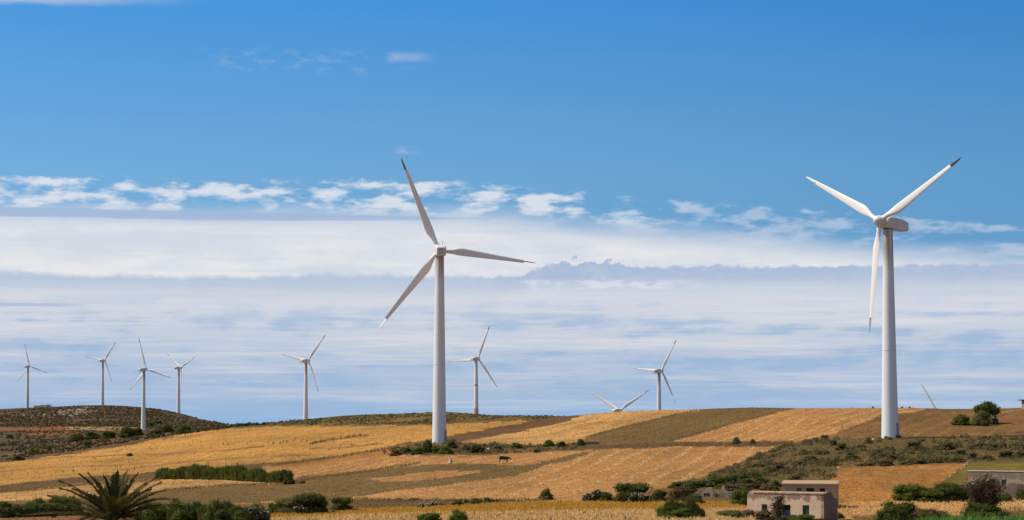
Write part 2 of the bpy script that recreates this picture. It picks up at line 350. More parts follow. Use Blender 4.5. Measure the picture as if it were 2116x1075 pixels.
# ------------------------------------------------------------------ ground colours: which crop or cover grows where
K = np.array([.625, .565, .45])
def alb(r, g, b): return np.array(lin(r, g, b)) * K
ZC = dict(brown=alb(152,112,72), scrubhill=alb(104,88,66), gold=alb(216,164,88), pale=alb(222,174,112), stubble=alb(203,150,92), olive=alb(132,108,66),
          fallow=alb(148,112,70), ridge=alb(128,108,58), mustard=alb(196,148,48), green=alb(128,116,50), straw=alb(196,164,104), scrub=alb(122,104,68),
          orange=alb(196,138,74), red=alb(158,104,68), dkbrown=alb(122,92,60), lowbrown=alb(124,98,62))
L0, R0, B0 = -900, 3000, 1500
zones = [  # (colour, rows heading deg or None, row strength, outline)
 ('brown', None, 0, [(L0,700),(R0,700),(R0,B0),(L0,B0)]),
 ('scrubhill', None, 0, [(L0,800),(470,800),(540,876),(470,884),(400,892),(330,907),(250,922),(130,940),(60,950),(0,957),(L0,1030)]),
 ('red', None, 0, [(L0,884),(80,884),(170,883),(200,888),(80,890),(L0,892)]),
 ('straw', None, 0, [(130,884),(230,883),(300,884),(300,888),(210,890),(150,887)]),
 ('red', None, 0, [(60,895),(160,891),(175,895),(100,898),(40,899)]),
 ('dkbrown', None, 0, [(60,925),(200,900),(330,893),(480,884),(400,893),(330,906),(250,921),(130,938),(60,940)]),
 ('gold', 2, .25, [(L0,1030),(0,957),(60,950),(130,940),(250,922),(330,907),(400,892),(480,884),(560,880),(620,881),(700,880),(900,878),(1100,867),(1075,876),(1000,887),(950,896),(900,905),(870,912),(800,928),(700,945),(560,962),(330,982),(0,1010),(L0,1060)]),
 ('lowbrown', None, 0, [(L0,1050),(0,1002),(180,985),(330,976),(560,955),(620,952),(560,965),(330,988),(200,996),(0,1017),(L0,1066)]),
 ('pale', 4, .35, [(L0,1066),(0,1016),(200,997),(330,989),(430,988),(590,996),(560,1003),(480,1005),(400,1012),(200,1028),(0,1040),(L0,1090)]),
 ('ridge', None, 0, [(470,800),(1185,800),(1185,866),(1100,868),(1000,873),(900,878),(780,880),(700,880),(620,881),(540,882),(480,886)]),
 ('dkbrown', None, 0, [(1185,858),(1200,858),(1165,872),(1060,893),(950,912),(905,918),(880,915),(900,905),(950,896),(1000,887),(1075,876),(1120,866)]),
 ('pale', 20, .3, [(945,914),(1060,895),(1165,872),(1205,857),(1205,800),(1440,800),(1450,846),(1400,858),(1320,874),(1240,894),(1180,918),(1100,920)]),
 ('olive', 20, .05, [(1165,922),(1240,893),(1320,873),(1400,857),(1450,846),(1450,800),(1650,800),(1650,843),(1600,855),(1500,880),(1390,913),(1300,922)]),
 ('stubble', 20, 1.0, [(1385,914),(1500,880),(1600,855),(1650,843),(1650,800),(1930,800),(1910,847),(1819,858),(1725,895),(1678,907),(1600,914)]),
 ('fallow', 20, .15, [(1600,914),(1678,907),(1725,895),(1819,858),(1910,847),(1930,800),(R0,800),(R0,925),(1700,925)]),
 ('red', None, 0, [(2070,865),(R0,862),(R0,876),(2090,876)]),
 ('scrub', None, 0, [(775,942),(790,930),(880,912),(960,915),(1130,919),(1200,917),(1300,920),(1390,913),(1640,912),(1620,924),(1200,931),(1000,941),(800,944)]),
 ('dkbrown', None, 0, [(1200,921),(1390,914),(1640,911),(1620,924),(1400,924),(1200,929)]),
 ('stubble', 18, .8, [(540,966),(700,946),(800,941),(1000,941),(1200,931),(1160,1045),(700,1040),(330,1045),(330,1010),(560,1000)]),
 ('stubble', 10, 1.0, [(1160,933),(1250,929),(1400,924),(1640,922),(1560,945),(1500,966),(1420,1000),(1200,1040),(1100,1045),(1000,1045)]),
 ('orange', None, 0, [(540,962),(700,944),(800,928),(830,940),(700,955),(600,968)]),
 ('olive', 18, .07, [(330,1014),(480,1005),(600,1000),(620,985),(800,970),(900,959),(975,959),(1080,962),(1137,950),(1230,931),(1217,940),(1127,962),(1080,980),(980,995),(800,1017),(720,1028),(640,1036),(400,1042),(0,1060),(0,1036),(200,1026)]),
 ('stubble', 18, .5, [(760,990),(900,975),(1000,972),(960,982),(800,998)]),
 ('lowbrown', None, 0, [(600,1036),(800,1032),(1000,1034),(1130,1036),(1000,1042),(800,1052),(600,1060)]),
 ('mustard', 85, .3, [(500,1066),(700,1053),(960,1043),(1130,1036),(1340,1037),(1560,1038),(1560,1050),(1400,1056),(1200,1058),(1000,1060),(700,1068),(500,1078)]),
 ('straw', None, 0, [(500,1072),(700,1063),(1000,1057),(1200,1053),(1400,1052),(1560,1048),(1760,1046),(1760,B0),(500,B0)]),
 ('scrub', None, 0, [(1600,925),(1640,914),(1680,906),(1840,903),(R0,897),(R0,952),(2000,957),(1735,966),(1722,1000),(1700,1030),(1500,1036),(1380,1036),(1400,1008),(1500,968)]),
 ('orange', 14, .15, [(1735,967),(1860,964),(2000,958),(1950,1000),(1900,1042),(1730,1042),(1715,1010)]),
 ('green', None, 0, [(2000,957),(R0,948),(R0,1020),(1935,1020),(1955,990)]),
 ('pale', None, .2, [(1730,1040),(1860,1036),(R0,1026),(R0,1056),(1730,1066)]),
 ('dkbrown', None, 0, [(1990,1062),(2060,1050),(R0,1045),(R0,1070),(1990,1075)]),
]
lines = [  # thin ditches and grassy boundaries: (colour, half width px, strength, polyline)
 ('dkbrown', 1.3, .75, [(60,950),(130,945),(250,941),(340,938),(480,930),(545,922)]), ('dkbrown', 1.4, .7, [(640,928),(720,924),(790,916)]),
 ('lowbrown', 2.6, .7, [(330,992),(200,1000),(0,1017)]), ('lowbrown', 2.2, .8, [(560,962),(700,944),(790,929),(850,915)]),
 ('lowbrown', 2.4, .8, [(340,1013),(480,1003),(580,1001),(640,990),(760,974),(870,957)]), ('olive', 1.5, .6, [(250,970),(380,955),(520,945),(640,940)]),
 ('olive', 2.0, .7, [(640,917),(680,910),(720,904),(760,900)]), ('dkbrown', 1.2, .6, [(0,974),(120,966),(240,962),(330,955)]),
 ('pale', 1.6, .9, [(1640,912),(1730,892),(1820,858),(1900,848)]), ('dkbrown', 1.2, .7, [(800,966),(870,957),(970,943)]),
 ('olive', 1.4, .7, [(1210,905),(1300,880),(1390,858),(1440,848)]), ('dkbrown', 1.3, .6, [(1385,912),(1500,879),(1600,854)]),
 ('lowbrown', 2.0, .7, [(620,1032),(800,1033),(960,1034),(1120,1035)]), ('pale', 1.3, .8, [(1890,898),(1900,898)]), ('straw', 1.2, .8, [(1855,898.5),(1870,898.5)]),
 ('straw', 1.0, .8, [(2000,897),(2025,896)]), ('straw', 1.0, .8, [(2098,881),(2140,880)]), ('pale', 1.2, .6, [(2070,852),(2110,846)]),
]
def inpoly(px, py, P):
    r = np.zeros(px.shape, bool); n = len(P)
    for i in range(n):
        x0, y0 = P[i]; x1, y1 = P[(i+1) % n]
        if y0 == y1: continue
        c = ((y0 > py) != (y1 > py)) & (px < (x1-x0) * (py-y0) / (y1-y0) + x0); r ^= c
    return r
def dline(px, py, P):
    d = np.full(px.shape, 1e9)
    for (x0, y0), (x1, y1) in zip(P[:-1], P[1:]):
        L = (x1-x0)**2 + (y1-y0)**2; t = np.clip(((px-x0)*(x1-x0) + (py-y0)*(y1-y0)) / L, 0, 1); d = np.minimum(d, np.hypot(px-x0-t*(x1-x0), py-y0-t*(y1-y0)))
    return d
Px, Py = proj(Xg, Yg, Zin)
jx = Px + (fbm(Xg/7, Yg/7, 31, 3) - .5) * 22; jy = Py + (fbm(Xg/4, Yg/9, 41, 3) - .5) * 6
colg = np.zeros(Px.shape + (3,)); rowc = np.zeros(Px.shape); rowa = np.zeros(Px.shape)
ZID = np.zeros(Px.shape, int)
for zi, (cn, hd, ra, P) in enumerate(zones):
    mk = inpoly(jx, jy, P); colg[mk] = ZC[cn]; rowa[mk] = ra; ZID[mk] = zi
    if hd is not None: h = R(hd); rowc[mk] = (Xg * math.cos(h) - Yg * math.sin(h))[mk]
rowc = rowc + (fbm(Xg/17, Yg/40, 101, 3) - .5) * 4.0
for cn, hw, s, P in lines:
    d = dline(jx * .3 + Px * .7, jy * .4 + Py * .6, P); a = np.clip((hw + 1.0 - d) / 1.4, 0, 1) * s * np.clip(fbm(Xg/6, Yg/6, 77, 3) * 2.2 - .3, .25, 1); colg = colg * (1-a[..., None]) + ZC[cn] * a[..., None]
# patchy growth inside the fields
pn = fbm(Xg/34, Yg/34, 51, 4)[..., None]; pn2 = fbm(Xg/9, Yg/16, 61, 3)[..., None]
colg = colg * (.80 + .40 * pn) * (.84 + .32 * pn2)
isf = np.isin(ZID, [i for i, z in enumerate(zones) if z[0] in ('gold', 'pale', 'stubble', 'orange', 'straw')])[..., None]
g = np.clip((fbm(Xg/14, Yg/30, 71, 4)[..., None] - .56) * 5, 0, 1) * .42 * isf; colg = colg * (1-g) + ZC['olive'] * g
iss = np.isin(ZID, [i for i, z in enumerate(zones) if z[0] in ('scrub', 'scrubhill', 'ridge', 'fallow', 'brown')])[..., None]
g = np.clip((fbm(Xg/12, Yg/20, 81, 4)[..., None] - .5) * 4, 0, 1) * .45 * iss; colg = colg * (1-g) + alb(84, 84, 46) * g
g = np.clip((fbm(Xg/20, Yg/24, 91, 4)[..., None] - .56) * 5, 0, 1) * .40 * iss; colg = colg * (1-g) + alb(168, 118, 78) * g

def build_ground():
    nD = len(DD); Vin = np.stack([Xg, Yg, Zin + CAMZ], -1).reshape(-1, 3)
    i, j = np.meshgrid(np.arange(nD-1), np.arange(NA-1), indexing='ij'); a = (i*NA + j).ravel()
    F = np.stack([a, a+1, a+NA+1, a+NA], -1)
    # coarse sheet all round behind and beside the camera
    No = len(az_out); ao = az_out; tt = (ao - aspan) / (2*math.pi - 2*aspan)
    Zo = Zin[:, -1][:, None] * (1-tt)[None] + Zin[:, 0][:, None] * tt[None]
    Vo = np.stack([DD[:, None]*np.sin(ao)[None], DD[:, None]*np.cos(ao)[None], Zo + CAMZ], -1).reshape(-1, 3); base = len(Vin)
    idx = np.concatenate([np.arange(nD)[:, None]*NA + NA-1, base + np.arange(nD)[:, None]*No + np.arange(No)[None], np.arange(nD)[:, None]*NA], 1)
    F2 = np.stack([idx[:-1, :-1], idx[:-1, 1:], idx[1:, 1:], idx[1:, :-1]], -1).reshape(-1, 4)
    Vall = np.concatenate([Vin, Vo, [[0, 0, CAMZ - 1.75]]]); c0 = len(Vall) - 1
    ring = list(idx[0]); F3 = [[c0, ring[q], ring[q+1], ring[q+1]] for q in range(len(ring)-1)]
    co = np.concatenate([colg.reshape(-1, 3), np.tile(ZC['brown'], (len(Vo)+1, 1))])
    me = npmesh('ground', Vall, np.concatenate([F, F2]), col=co, smooth=True)
    for nm, arr in (('rowc', rowc), ('rowa', rowa)):
        at_ = me.attributes.new(nm, 'FLOAT', 'POINT'); v = np.zeros(len(Vall), np.float32); v[:base] = arr.ravel(); at_.data.foreach_set('value', v)
    def bd(t, p):
        geo = t.n.new('ShaderNodeNewGeometry').outputs['Position']
        c = t.attr('tone', 'Color'); rc = t.attr('rowc'); ra = t.attr('rowa')
        warp = t.m('MULTIPLY', t.m('SUBTRACT', t.noise(geo, .12, 3, .5), .5), 3.0)
        grain = t.noise(sc3(t, geo, 1.5, .30, 1.5), 1.0, 5, .75)
        wv = t.m('SINE', t.m('MULTIPLY', rc, 2*math.pi/4.6))
        wv2 = t.m('SINE', t.m('MULTIPLY', t.m('ADD', rc, t.m('MULTIPLY', warp, .5)), 2*math.pi/11.7))
        cl = t.noise(geo, .9, 4, .65); fine = t.noise(geo, 3.2, 4, .7); mid = t.noise(sc3(t, geo, .22, .22, .22), 1.0, 5, .62)
        wr = t.m('MULTIPLY', t.m('MULTIPLY', t.ss(t.m('ADD', wv, t.m('MULTIPLY', t.m('SUBTRACT', grain, .5), 3.6)), .15, 1.0), t.ss(mid, .34, .60, .12, 1.0)), ra)
        gap = t.m('MULTIPLY', t.ss(t.m('ADD', t.m('MULTIPLY', wv2, -1.0), t.m('MULTIPLY', t.m('SUBTRACT', mid, .5), 3.0)), .5, 1.4), ra)
        mid2 = t.noise(geo, .42, 4, .7); far = t.noise(sc3(t, geo, .09, .05, .09), 1.0, 5, .65)
        k1 = t.m('ADD', -.47, t.m('ADD', t.m('ADD', t.m('MULTIPLY', grain, 1.35), t.m('MULTIPLY', cl, .40)), t.m('ADD', t.m('MULTIPLY', mid2, .65), t.m('MULTIPLY', far, .55))))
        v1 = t.n.new('ShaderNodeVectorMath'); v1.operation = 'SCALE'; t.l.new(c, v1.inputs[0]); t.l.new(k1, v1.inputs[3])
        cc = t.mix(t.m('MULTIPLY', wr, .68), v1.outputs[0], tuple(alb(250, 212, 152)))
        cc = t.mix(t.m('MULTIPLY', gap, .22), cc, tuple(alb(150, 102, 64)))
        sp_ = t.m('MULTIPLY', t.ss(t.noise(sc3(t, geo, 1.0, .28, 1.0), .8, 3, .65), .58, .68), .55)
        cc = t.mix(sp_, cc, tuple(alb(112, 84, 52)))
        t.l.new(cc, p.inputs['Base Color'])
        bump(t, p, t.m('ADD', t.m('MULTIPLY', wr, .5), t.m('ADD', t.m('MULTIPLY', fine, .5), cl)), .22, .8)
    o = link('ground', me, mat('field_soil_and_crops', (.3, .2, .1), .95, bd, .1)); tag(o, kind='structure')
build_ground()

# ------------------------------------------------------------------ foliage
def leafmat(name, c1, c2, c3=None, trans=.0):
    def bd(t, p):
        tone = t.attr('tone', 'Fac'); oi = t.n.new('ShaderNodeObjectInfo')
        c = t.mix(tone, c1, c2)
        if c3: c = t.mix(t.ss(t.noise(objco(t), 3.0, 3, .6), .5, .7), c, c3)
        hs = t.n.new('ShaderNodeHueSaturation'); t.l.new(c, hs.inputs['Color']); t.put(hs.inputs['Value'], t.m('ADD', .9, t.m('MULTIPLY', oi.outputs['Random'], .5)))
        t.put(hs.inputs['Hue'], t.m('ADD', .485, t.m('MULTIPLY', oi.outputs['Random'], .025)))
        t.l.new(hs.outputs[0], p.inputs['Base Color'])
        tr = t.n.new('ShaderNodeBsdfTranslucent'); t.l.new(hs.outputs[0], tr.inputs[0]); mx = t.n.new('ShaderNodeMixShader'); mx.inputs[0].default_value = .22
        t.l.new(p.outputs[0], mx.inputs[1]); t.l.new(tr.outputs[0], mx.inputs[2]); t.l.new(mx.outputs[0], t.n['Material Output'].inputs[0])
    return mat(name, c1, .8, bd, .05)
m_leaf = dict(dark=leafmat('dark_evergreen_leaves', (.040,.052,.010), (.110,.122,.026)), olive=leafmat('olive_leaves', (.070,.072,.022), (.165,.150,.052)),
              brown=leafmat('dry_brown_leaves', (.070,.045,.020), (.165,.112,.055), (.06,.055,.020)), green=leafmat('green_leaves', (.050,.076,.010), (.145,.175,.030)),
              reed=leafmat('reed_leaves', (.070,.088,.016), (.200,.205,.060)), pear=leafmat('cactus_skin', (.050,.058,.026), (.105,.110,.060)),
              scrub=leafmat('scrub_leaves', (.092,.082,.034), (.185,.155,.070)), hill=leafmat('hill_scrub_leaves', (.070,.056,.026), (.115,.090,.042)),
              stub=leafmat('stubble_straw', (.50,.31,.13), (.86,.62,.34)), stub2=leafmat('stubble_gold', (.34,.20,.06), (.60,.40,.16)), weed=leafmat('weed_leaves', (.12,.12,.045), (.24,.21,.085)), straw=leafmat('dry_straw', (.58,.38,.14), (.88,.64,.32)), drygrass=leafmat('dry_grass', (.22,.15,.065), (.44,.30,.13)), wheat=leafmat('ripe_wheat', (.44,.27,.04), (.74,.47,.09)),
              corn=leafmat('corn_leaves', (.055,.12,.018), (.15,.25,.05)), palm=leafmat('palm_leaflets', (.055,.056,.016), (.160,.145,.055)), twig=leafmat('bare_twigs', (.10,.07,.05), (.24,.18,.13)))
m_bark = mat('bark', (.12, .085, .06), .9, lambda t, p: bump(t, p, t.noise(objco(t), 8, 4, .6), .05))
def unit(n): v = rng.normal(size=(n, 3)); return v / np.linalg.norm(v, axis=1)[:, None]
def quads(P, N, s, asp=1.6, tone=None):            # leaf quads at P facing N
    n = len(P); ax = np.cross(N, unit(n)); ax /= np.linalg.norm(ax, axis=1)[:, None] + 1e-9; bx = np.cross(N, ax); s = np.broadcast_to(s, (n,))[:, None]
    V4 = np.stack([P - ax*s*asp*.5, P - bx*s*.5, P + ax*s*asp*.5, P + bx*s*.5], 1).reshape(-1, 3)
    F = np.arange(4*n).reshape(n, 4); t = np.repeat(rng.random(n) if tone is None else tone, 4); return V4, F, t
ICO_V = None
def ico(sub=2):
    b = bmesh.new(); bmesh.ops.create_icosphere(b, subdivisions=sub, radius=1); v = np.array([x.co[:] for x in b.verts]); f = np.array([[l.index for l in q.verts] for q in b.faces]); b.free(); return v, f
IV, IF = ico(2)
def bush_mesh(name, nb=9, nl=1300, ls=.05, spread=.30, rag=.10, flat=1.0, asp=1.6, zc=.48, dome=False, core=.72):
    cs = []; rs = []
    for k in range(nb):
        a = 2*math.pi*k/nb + random.uniform(-.4, .4); r = spread * math.sqrt(random.random()) if k else 0
        z = random.uniform(.22, .70) if not dome else random.uniform(.52, .76)
        rr = random.uniform(.20, .29) if k else .33
        cs.append((r*math.cos(a), r*math.sin(a), min(max(z, rr*.8), 1-rr))); rs.append(rr)
    if not dome:
        for k in range(nb):
            a = 2*math.pi*k/nb + random.uniform(-.4, .4); rr = random.uniform(.17, .25); cs.append((.30*math.cos(a), .34*math.sin(a), rr*.7)); rs.append(rr)
    cs = np.array(cs); rs = np.array(rs); w_ = rs**2 / (rs**2).sum(); pick = rng.choice(len(cs), nl, p=w_); u = unit(nl); u[:, 2] = np.abs(u[:, 2]) * np.where(rng.random(nl) < .8, 1, -1)
    rad = rs[pick] * (1 + rng.normal(size=nl) * rag - .03); P = cs[pick] + u * rad[:, None]; P[:, 2] = np.maximum(P[:, 2], .01)
    N = u + unit(nl) * .75; N /= np.linalg.norm(N, axis=1)[:, None]
    tone = np.clip(rng.random(nl) * .7 + (rng.random(len(cs)) * .45)[pick] - .05, 0, 1)
    V4, F, t = quads(P, N, ls * rng.uniform(.6, 1.4, nl), asp, tone)
    cv = np.concatenate([c + IV * r * core * (1 + (rng.random((len(IV), 1)) - .5) * .35) for c, r in zip(cs, rs)]); cv[:, 2] = np.maximum(cv[:, 2], 0)
    cf = np.concatenate([IF + q*len(IV) for q in range(len(cs))]); F4 = np.concatenate([F, np.concatenate([cf, cf[:, 2:3]], 1) + len(V4)]) if False else None
    # core as degenerate-free quads: split the leaf quads to triangles instead
    Ft = np.concatenate([F[:, [0, 1, 2]], F[:, [0, 2, 3]], cf + len(V4)])
    return npmesh(name, np.concatenate([V4, cv]), Ft, col=np.concatenate([t, np.full(len(cv), .15)]))
PROTO = {}
for kn, kw in (('dense', dict(nb=9, nl=1900, ls=.048, spread=.25)), ('dense2', dict(nb=7, nl=1500, ls=.055, rag=.13, spread=.2)), ('loose', dict(nb=10, nl=1100, ls=.055, rag=.2, core=.62)),
               ('tree', dict(nb=13, nl=4200, ls=.032, spread=.33, rag=.10)), ('tree2', dict(nb=11, nl=4200, ls=.032, spread=.3, rag=.13)), ('dome', dict(nb=12, nl=3200, ls=.035, spread=.32, dome=True)),
               ('low', dict(nb=6, nl=500, ls=.09, rag=.16)), ('low2', dict(nb=5, nl=450, ls=.095, rag=.2))):
    PROTO[kn] = [bush_mesh('foliage', **kw) for _ in range(3)]
def coloured(me, kind, cache={}):
    k = (me.name, kind)
    if k not in cache: c = me.copy(); c.materials.clear(); c.materials.append(m_leaf[kind]); cache[k] = c
    return cache[k]
def shrub(px, py, wpx, hpx, label, proto='dense', kind='dark', name='shrub', group=None, depth=1.0, D=None, cat=None):
    p = hit(px, py) if D is None else bear(px, D)
    if p is None: return None
    d = math.hypot(p.x, p.y); s = d / FPX; o = link(name, coloured(random.choice(PROTO[proto]), kind))
    o.location = p - Vector((0, 0, .08)); o.scale = (wpx*s*1.06, wpx*s*depth, hpx*s*1.06); o.rotation_euler = (0, 0, random.choice([0, 1, 2, 3]) * math.pi/2 if abs(depth-1) > .1 else random.uniform(0, 6.28))
    tag(o, label, cat or 'shrub', group); return o
def tree(px, py, wpx, hpx, label, proto='tree', kind='dark', name='tree', trunk_h=.35, lift=0.0, D=None):
    p = hit(px, py) if D is None else bear(px, D)
    d = math.hypot(p.x, p.y); s = d / FPX; r = empty(name, p); W_, H = wpx*s, hpx*s
    m_ = MB(); m_.tube([(0, 0, -.4), (W_*.02, 0, H*.2), (-W_*.02, .02, H*.42), (0, 0, H*.62)], [W_*.045, W_*.035, W_*.028, W_*.012], 9)
    for a in range(5):
        an = a*1.257 + .4; m_.tube([(0, 0, H*(.22+.05*a)), (math.cos(an)*W_*.14, math.sin(an)*W_*.14, H*(.42+.04*a)), (math.cos(an)*W_*.26, math.sin(an)*W_*.26, H*(.58+.03*a))], [W_*.024, W_*.016, W_*.006], 7)
    link('trunk', m_.mesh('trunk', True), m_bark, r)
    c = link('crown', coloured(random.choice(PROTO[proto]), kind), None, r); c.location = (0, 0, lift*H); c.scale = (W_*1.04, W_*1.0, H*(1-lift)*1.04)
    tag(r, label, 'tree'); return r
def blades(P, h, w_, n, lean=.35, bend=.4):        # tufts of n blades at points P (N x 3), heights h
    N = len(P); P = np.repeat(P, n, 0); h = np.repeat(h, n) * rng.uniform(.55, 1.1, N*n); a = rng.random(N*n)*2*math.pi; b = a + math.pi/2 + rng.normal(size=N*n)*.5
    off = np.stack([np.cos(a), np.sin(a), np.zeros(N*n)], 1); P = P + off * (rng.random(N*n)*np.mean(h)*.28)[:, None]; tip = off * (h*lean*rng.uniform(.2, 1.2, N*n))[:, None]; tip[:, 2] = h
    wv = np.stack([np.cos(b), np.sin(b), np.zeros(N*n)], 1) * (w_ * rng.uniform(.6, 1.3, N*n))[:, None]
    mid = tip*.55; mid[:, :2] *= bend
    V_ = np.stack([P - wv*.5, P + wv*.5, P + mid + wv*.55, P + mid - wv*.55, P + tip], 1).reshape(-1, 3); b0 = np.arange(N*n)*5
    F = np.concatenate([np.stack([b0, b0+1, b0+2], 1), np.stack([b0, b0+2, b0+3], 1), np.stack([b0+3, b0+2, b0+4], 1)]); return V_, F, np.repeat(rng.random(N*n), 5)
def scatter(n, P, gate=None, jitter=0):
    xs = [p[0] for p in P]; ys = [p[1] for p in P]; out = []
    for _ in range(14):
        x = rng.uniform(min(xs), max(xs), n*2); y = rng.uniform(min(ys), max(ys), n*2); m_ = inpoly(x, y, P)
        for a_, b_ in zip(x[m_], y[m_]):
            p = hit(a_, b_)
            if p is None or (gate and not gate(p.x, p.y)): continue
            out.append(p[:])
            if len(out) >= n: return np.array(out)
    return np.array(out)
def along(P, n, jit=2.0):
    out = []; L = [math.hypot(b[0]-a[0], b[1]-a[1]) for a, b in zip(P[:-1], P[1:])]; tot = sum(L)
    for _ in range(n):
        t = random.random()*tot
        for (a, b), l in zip(zip(P[:-1], P[1:]), L):
            if t <= l: break
            t -= l
        p = hit(a[0]+(b[0]-a[0])*t/l + random.gauss(0, 2), a[1]+(b[1]-a[1])*t/l + random.gauss(0, jit*.5))
        if p: out.append(p[:])
    return np.array(out)
def stuff(name, parts, kind, label, cat):
    Vs, Fs, Ts, o = [], [], [], 0
    for V_, F, t in parts: Vs.append(V_); Fs.append(F+o); Ts.append(t); o += len(V_)
    ob = link(name, npmesh(name, np.concatenate(Vs), np.concatenate(Fs), col=np.concatenate(Ts)), m_leaf[kind]); tag(ob, label, cat, kind='stuff'); return ob
def clumps(P, size, nq, q, squash=.7):             # small shrub clumps merged into one cover
    N = len(P); c = np.repeat(P, nq, 0); s = np.repeat(size, nq); u = unit(N*nq); u[:, 2] = np.abs(u[:, 2]); rr = rng.uniform(.55, 1.0, N*nq)
    Q = c + u * (s*rr)[:, None] * np.array([.5, .5, squash]); Nn = u + unit(N*nq)*.8; Nn /= np.linalg.norm(Nn, axis=1)[:, None]
    V4, F, t = quads(Q, Nn, q*s, 1.4, np.clip(rng.random(N*nq)*.6 + np.repeat(rng.random(N), nq)*.4, 0, 1)); return V4, np.concatenate([F[:, [0, 1, 2]], F[:, [0, 2, 3]]]), t
gt = lambda sc_, th, sd_: (lambda x, y: float(fbm(np.array([x/sc_]), np.array([y/sc_]), sd_, 3)[0]) > th)

HILLP = [(0,849),(60,846),(130,839),(260,840),(330,846),(390,860),(480,878),(540,877),(480,884),(400,890),(250,882),(0,882)]
PL = scatter(3600, HILLP, gt(40, .34, 5)); sz = rng.uniform(.8, 2.1, len(PL))
P2 = scatter(1300, [(0,886),(300,884),(480,885),(330,904),(130,936),(0,953)], gt(30, .46, 8)); s2 = rng.uniform(.6, 1.7, len(P2))
stuff('scrub', [clumps(PL, sz, 16, .36, .45), clumps(P2, s2, 16, .36, .5)], 'hill', 'low dark scrub covering the rounded hill at the left', 'scrub')
SCR = [(1600,928),(1690,908),(1840,906),(2116,902),(2116,948),(2000,955),(1735,964),(1722,990),(1560,1000),(1400,1006),(1500,970)]
PL = scatter(620, SCR, gt(9, .52, 12)); PR = scatter(260, [(785,940),(800,928),(890,914),(1150,919),(1200,918),(1190,930),(1000,939)], None)
stuff('scrub', [clumps(PL, rng.uniform(.5, 1.6, len(PL)), 70, .13, .55), clumps(PR, rng.uniform(.4, 1.1, len(PR)), 60, .14, .55)], 'scrub', 'low brown and olive scrub over the slope below the right turbine', 'scrub')
PR = scatter(1300, [(540,874),(620,868),(760,858),(905,852),(1050,859),(1185,860),(1100,866),(900,876),(700,878),(560,880)], gt(16, .42, 14))
stuff('scrub', [clumps(PR, rng.uniform(.3, 1.0, len(PR)), 20, .3, .5)], 'scrub', 'green brown scrub covering the ridge behind the golden field', 'scrub')
# dry grass along the field boundaries and over the rough ground
GL = [along(P, n, j) for P, n, j in ((lines[2][3], 700, 3), (lines[3][3], 800, 3), (lines[4][3], 900, 3), ([(560,1066),(760,1050),(960,1042),(1130,1035)], 700, 4),
      ([(1200,924),(1400,919),(1640,916)], 900, 3), ([(1210,905),(1300,880),(1390,858),(1440,848)], 300, 2), ([(1385,912),(1500,879),(1600,854)], 300, 2), ([(620,1033),(800,1034),(960,1035),(1120,1036)], 600, 3))]
GL += [scatter(5200, SCR), scatter(900, [(785,940),(800,928),(890,914),(1150,919),(1200,918),(1190,930),(1000,939)]), along([(540,875),(620,868),(760,857),(905,851.8),(1050,858.6),(1190,860)], 260, .8)]
GL = np.concatenate(GL); stuff('grass', [blades(GL, rng.uniform(.12, .40, len(GL)), .06, 8)], 'drygrass', 'dry brown grass along the field edges and over the rough slope', 'grass')
# ripe crop and pale straw grass near the bottom of the valley
PWh = scatter(9000, [(520,1068),(700,1055),(960,1045),(1130,1038),(1340,1039),(1560,1040),(1560,1051),(1200,1058),(700,1069)]); stuff('wheat', [blades(PWh, rng.uniform(.2, .45, len(PWh)), .05, 6)], 'wheat', 'yellow standing crop in a band along the valley floor', 'crop')
PSt = scatter(6500, [(560,1073),(800,1064),(1200,1057),(1560,1052),(1560,1080),(560,1080)]); PS2 = scatter(2500, [(1730,1042),(2130,1030),(2130,1056),(1730,1070)])
stuff('grass', [blades(PSt, rng.uniform(.2, .55, len(PSt)), .05, 6), blades(PS2, rng.uniform(.15, .35, len(PS2)), .05, 6)], 'straw', 'pale straw coloured grass along the bottom of the picture', 'grass')
PGw = scatter(600, [(560,1076),(800,1068),(1130,1063),(1330,1064),(1330,1080),(560,1080)]); stuff('grass', [blades(PGw, rng.uniform(.2, .45, len(PGw)), .05, 8)], 'scrub', 'grey green weeds mixed into the straw at the bottom edge', 'grass')
PC = []
for r_ in range(7):
    for q in range(150):
        a, _ = ray(1900 + q*1.9 + random.uniform(-.5, .5), 1070); D = 236 + r_*1.6 + random.uniform(-.2, .2) + (q-110)*.02; PC.append((D*math.sin(a), D*math.cos(a), gz(D*math.sin(a), D*math.cos(a))))
PC = np.array(PC); stuff('corn', [blades(PC, rng.uniform(1.4, 2.0, len(PC)), .13, 12, .5, .6)], 'corn', 'bright green leafy crop along the bottom right corner', 'crop')
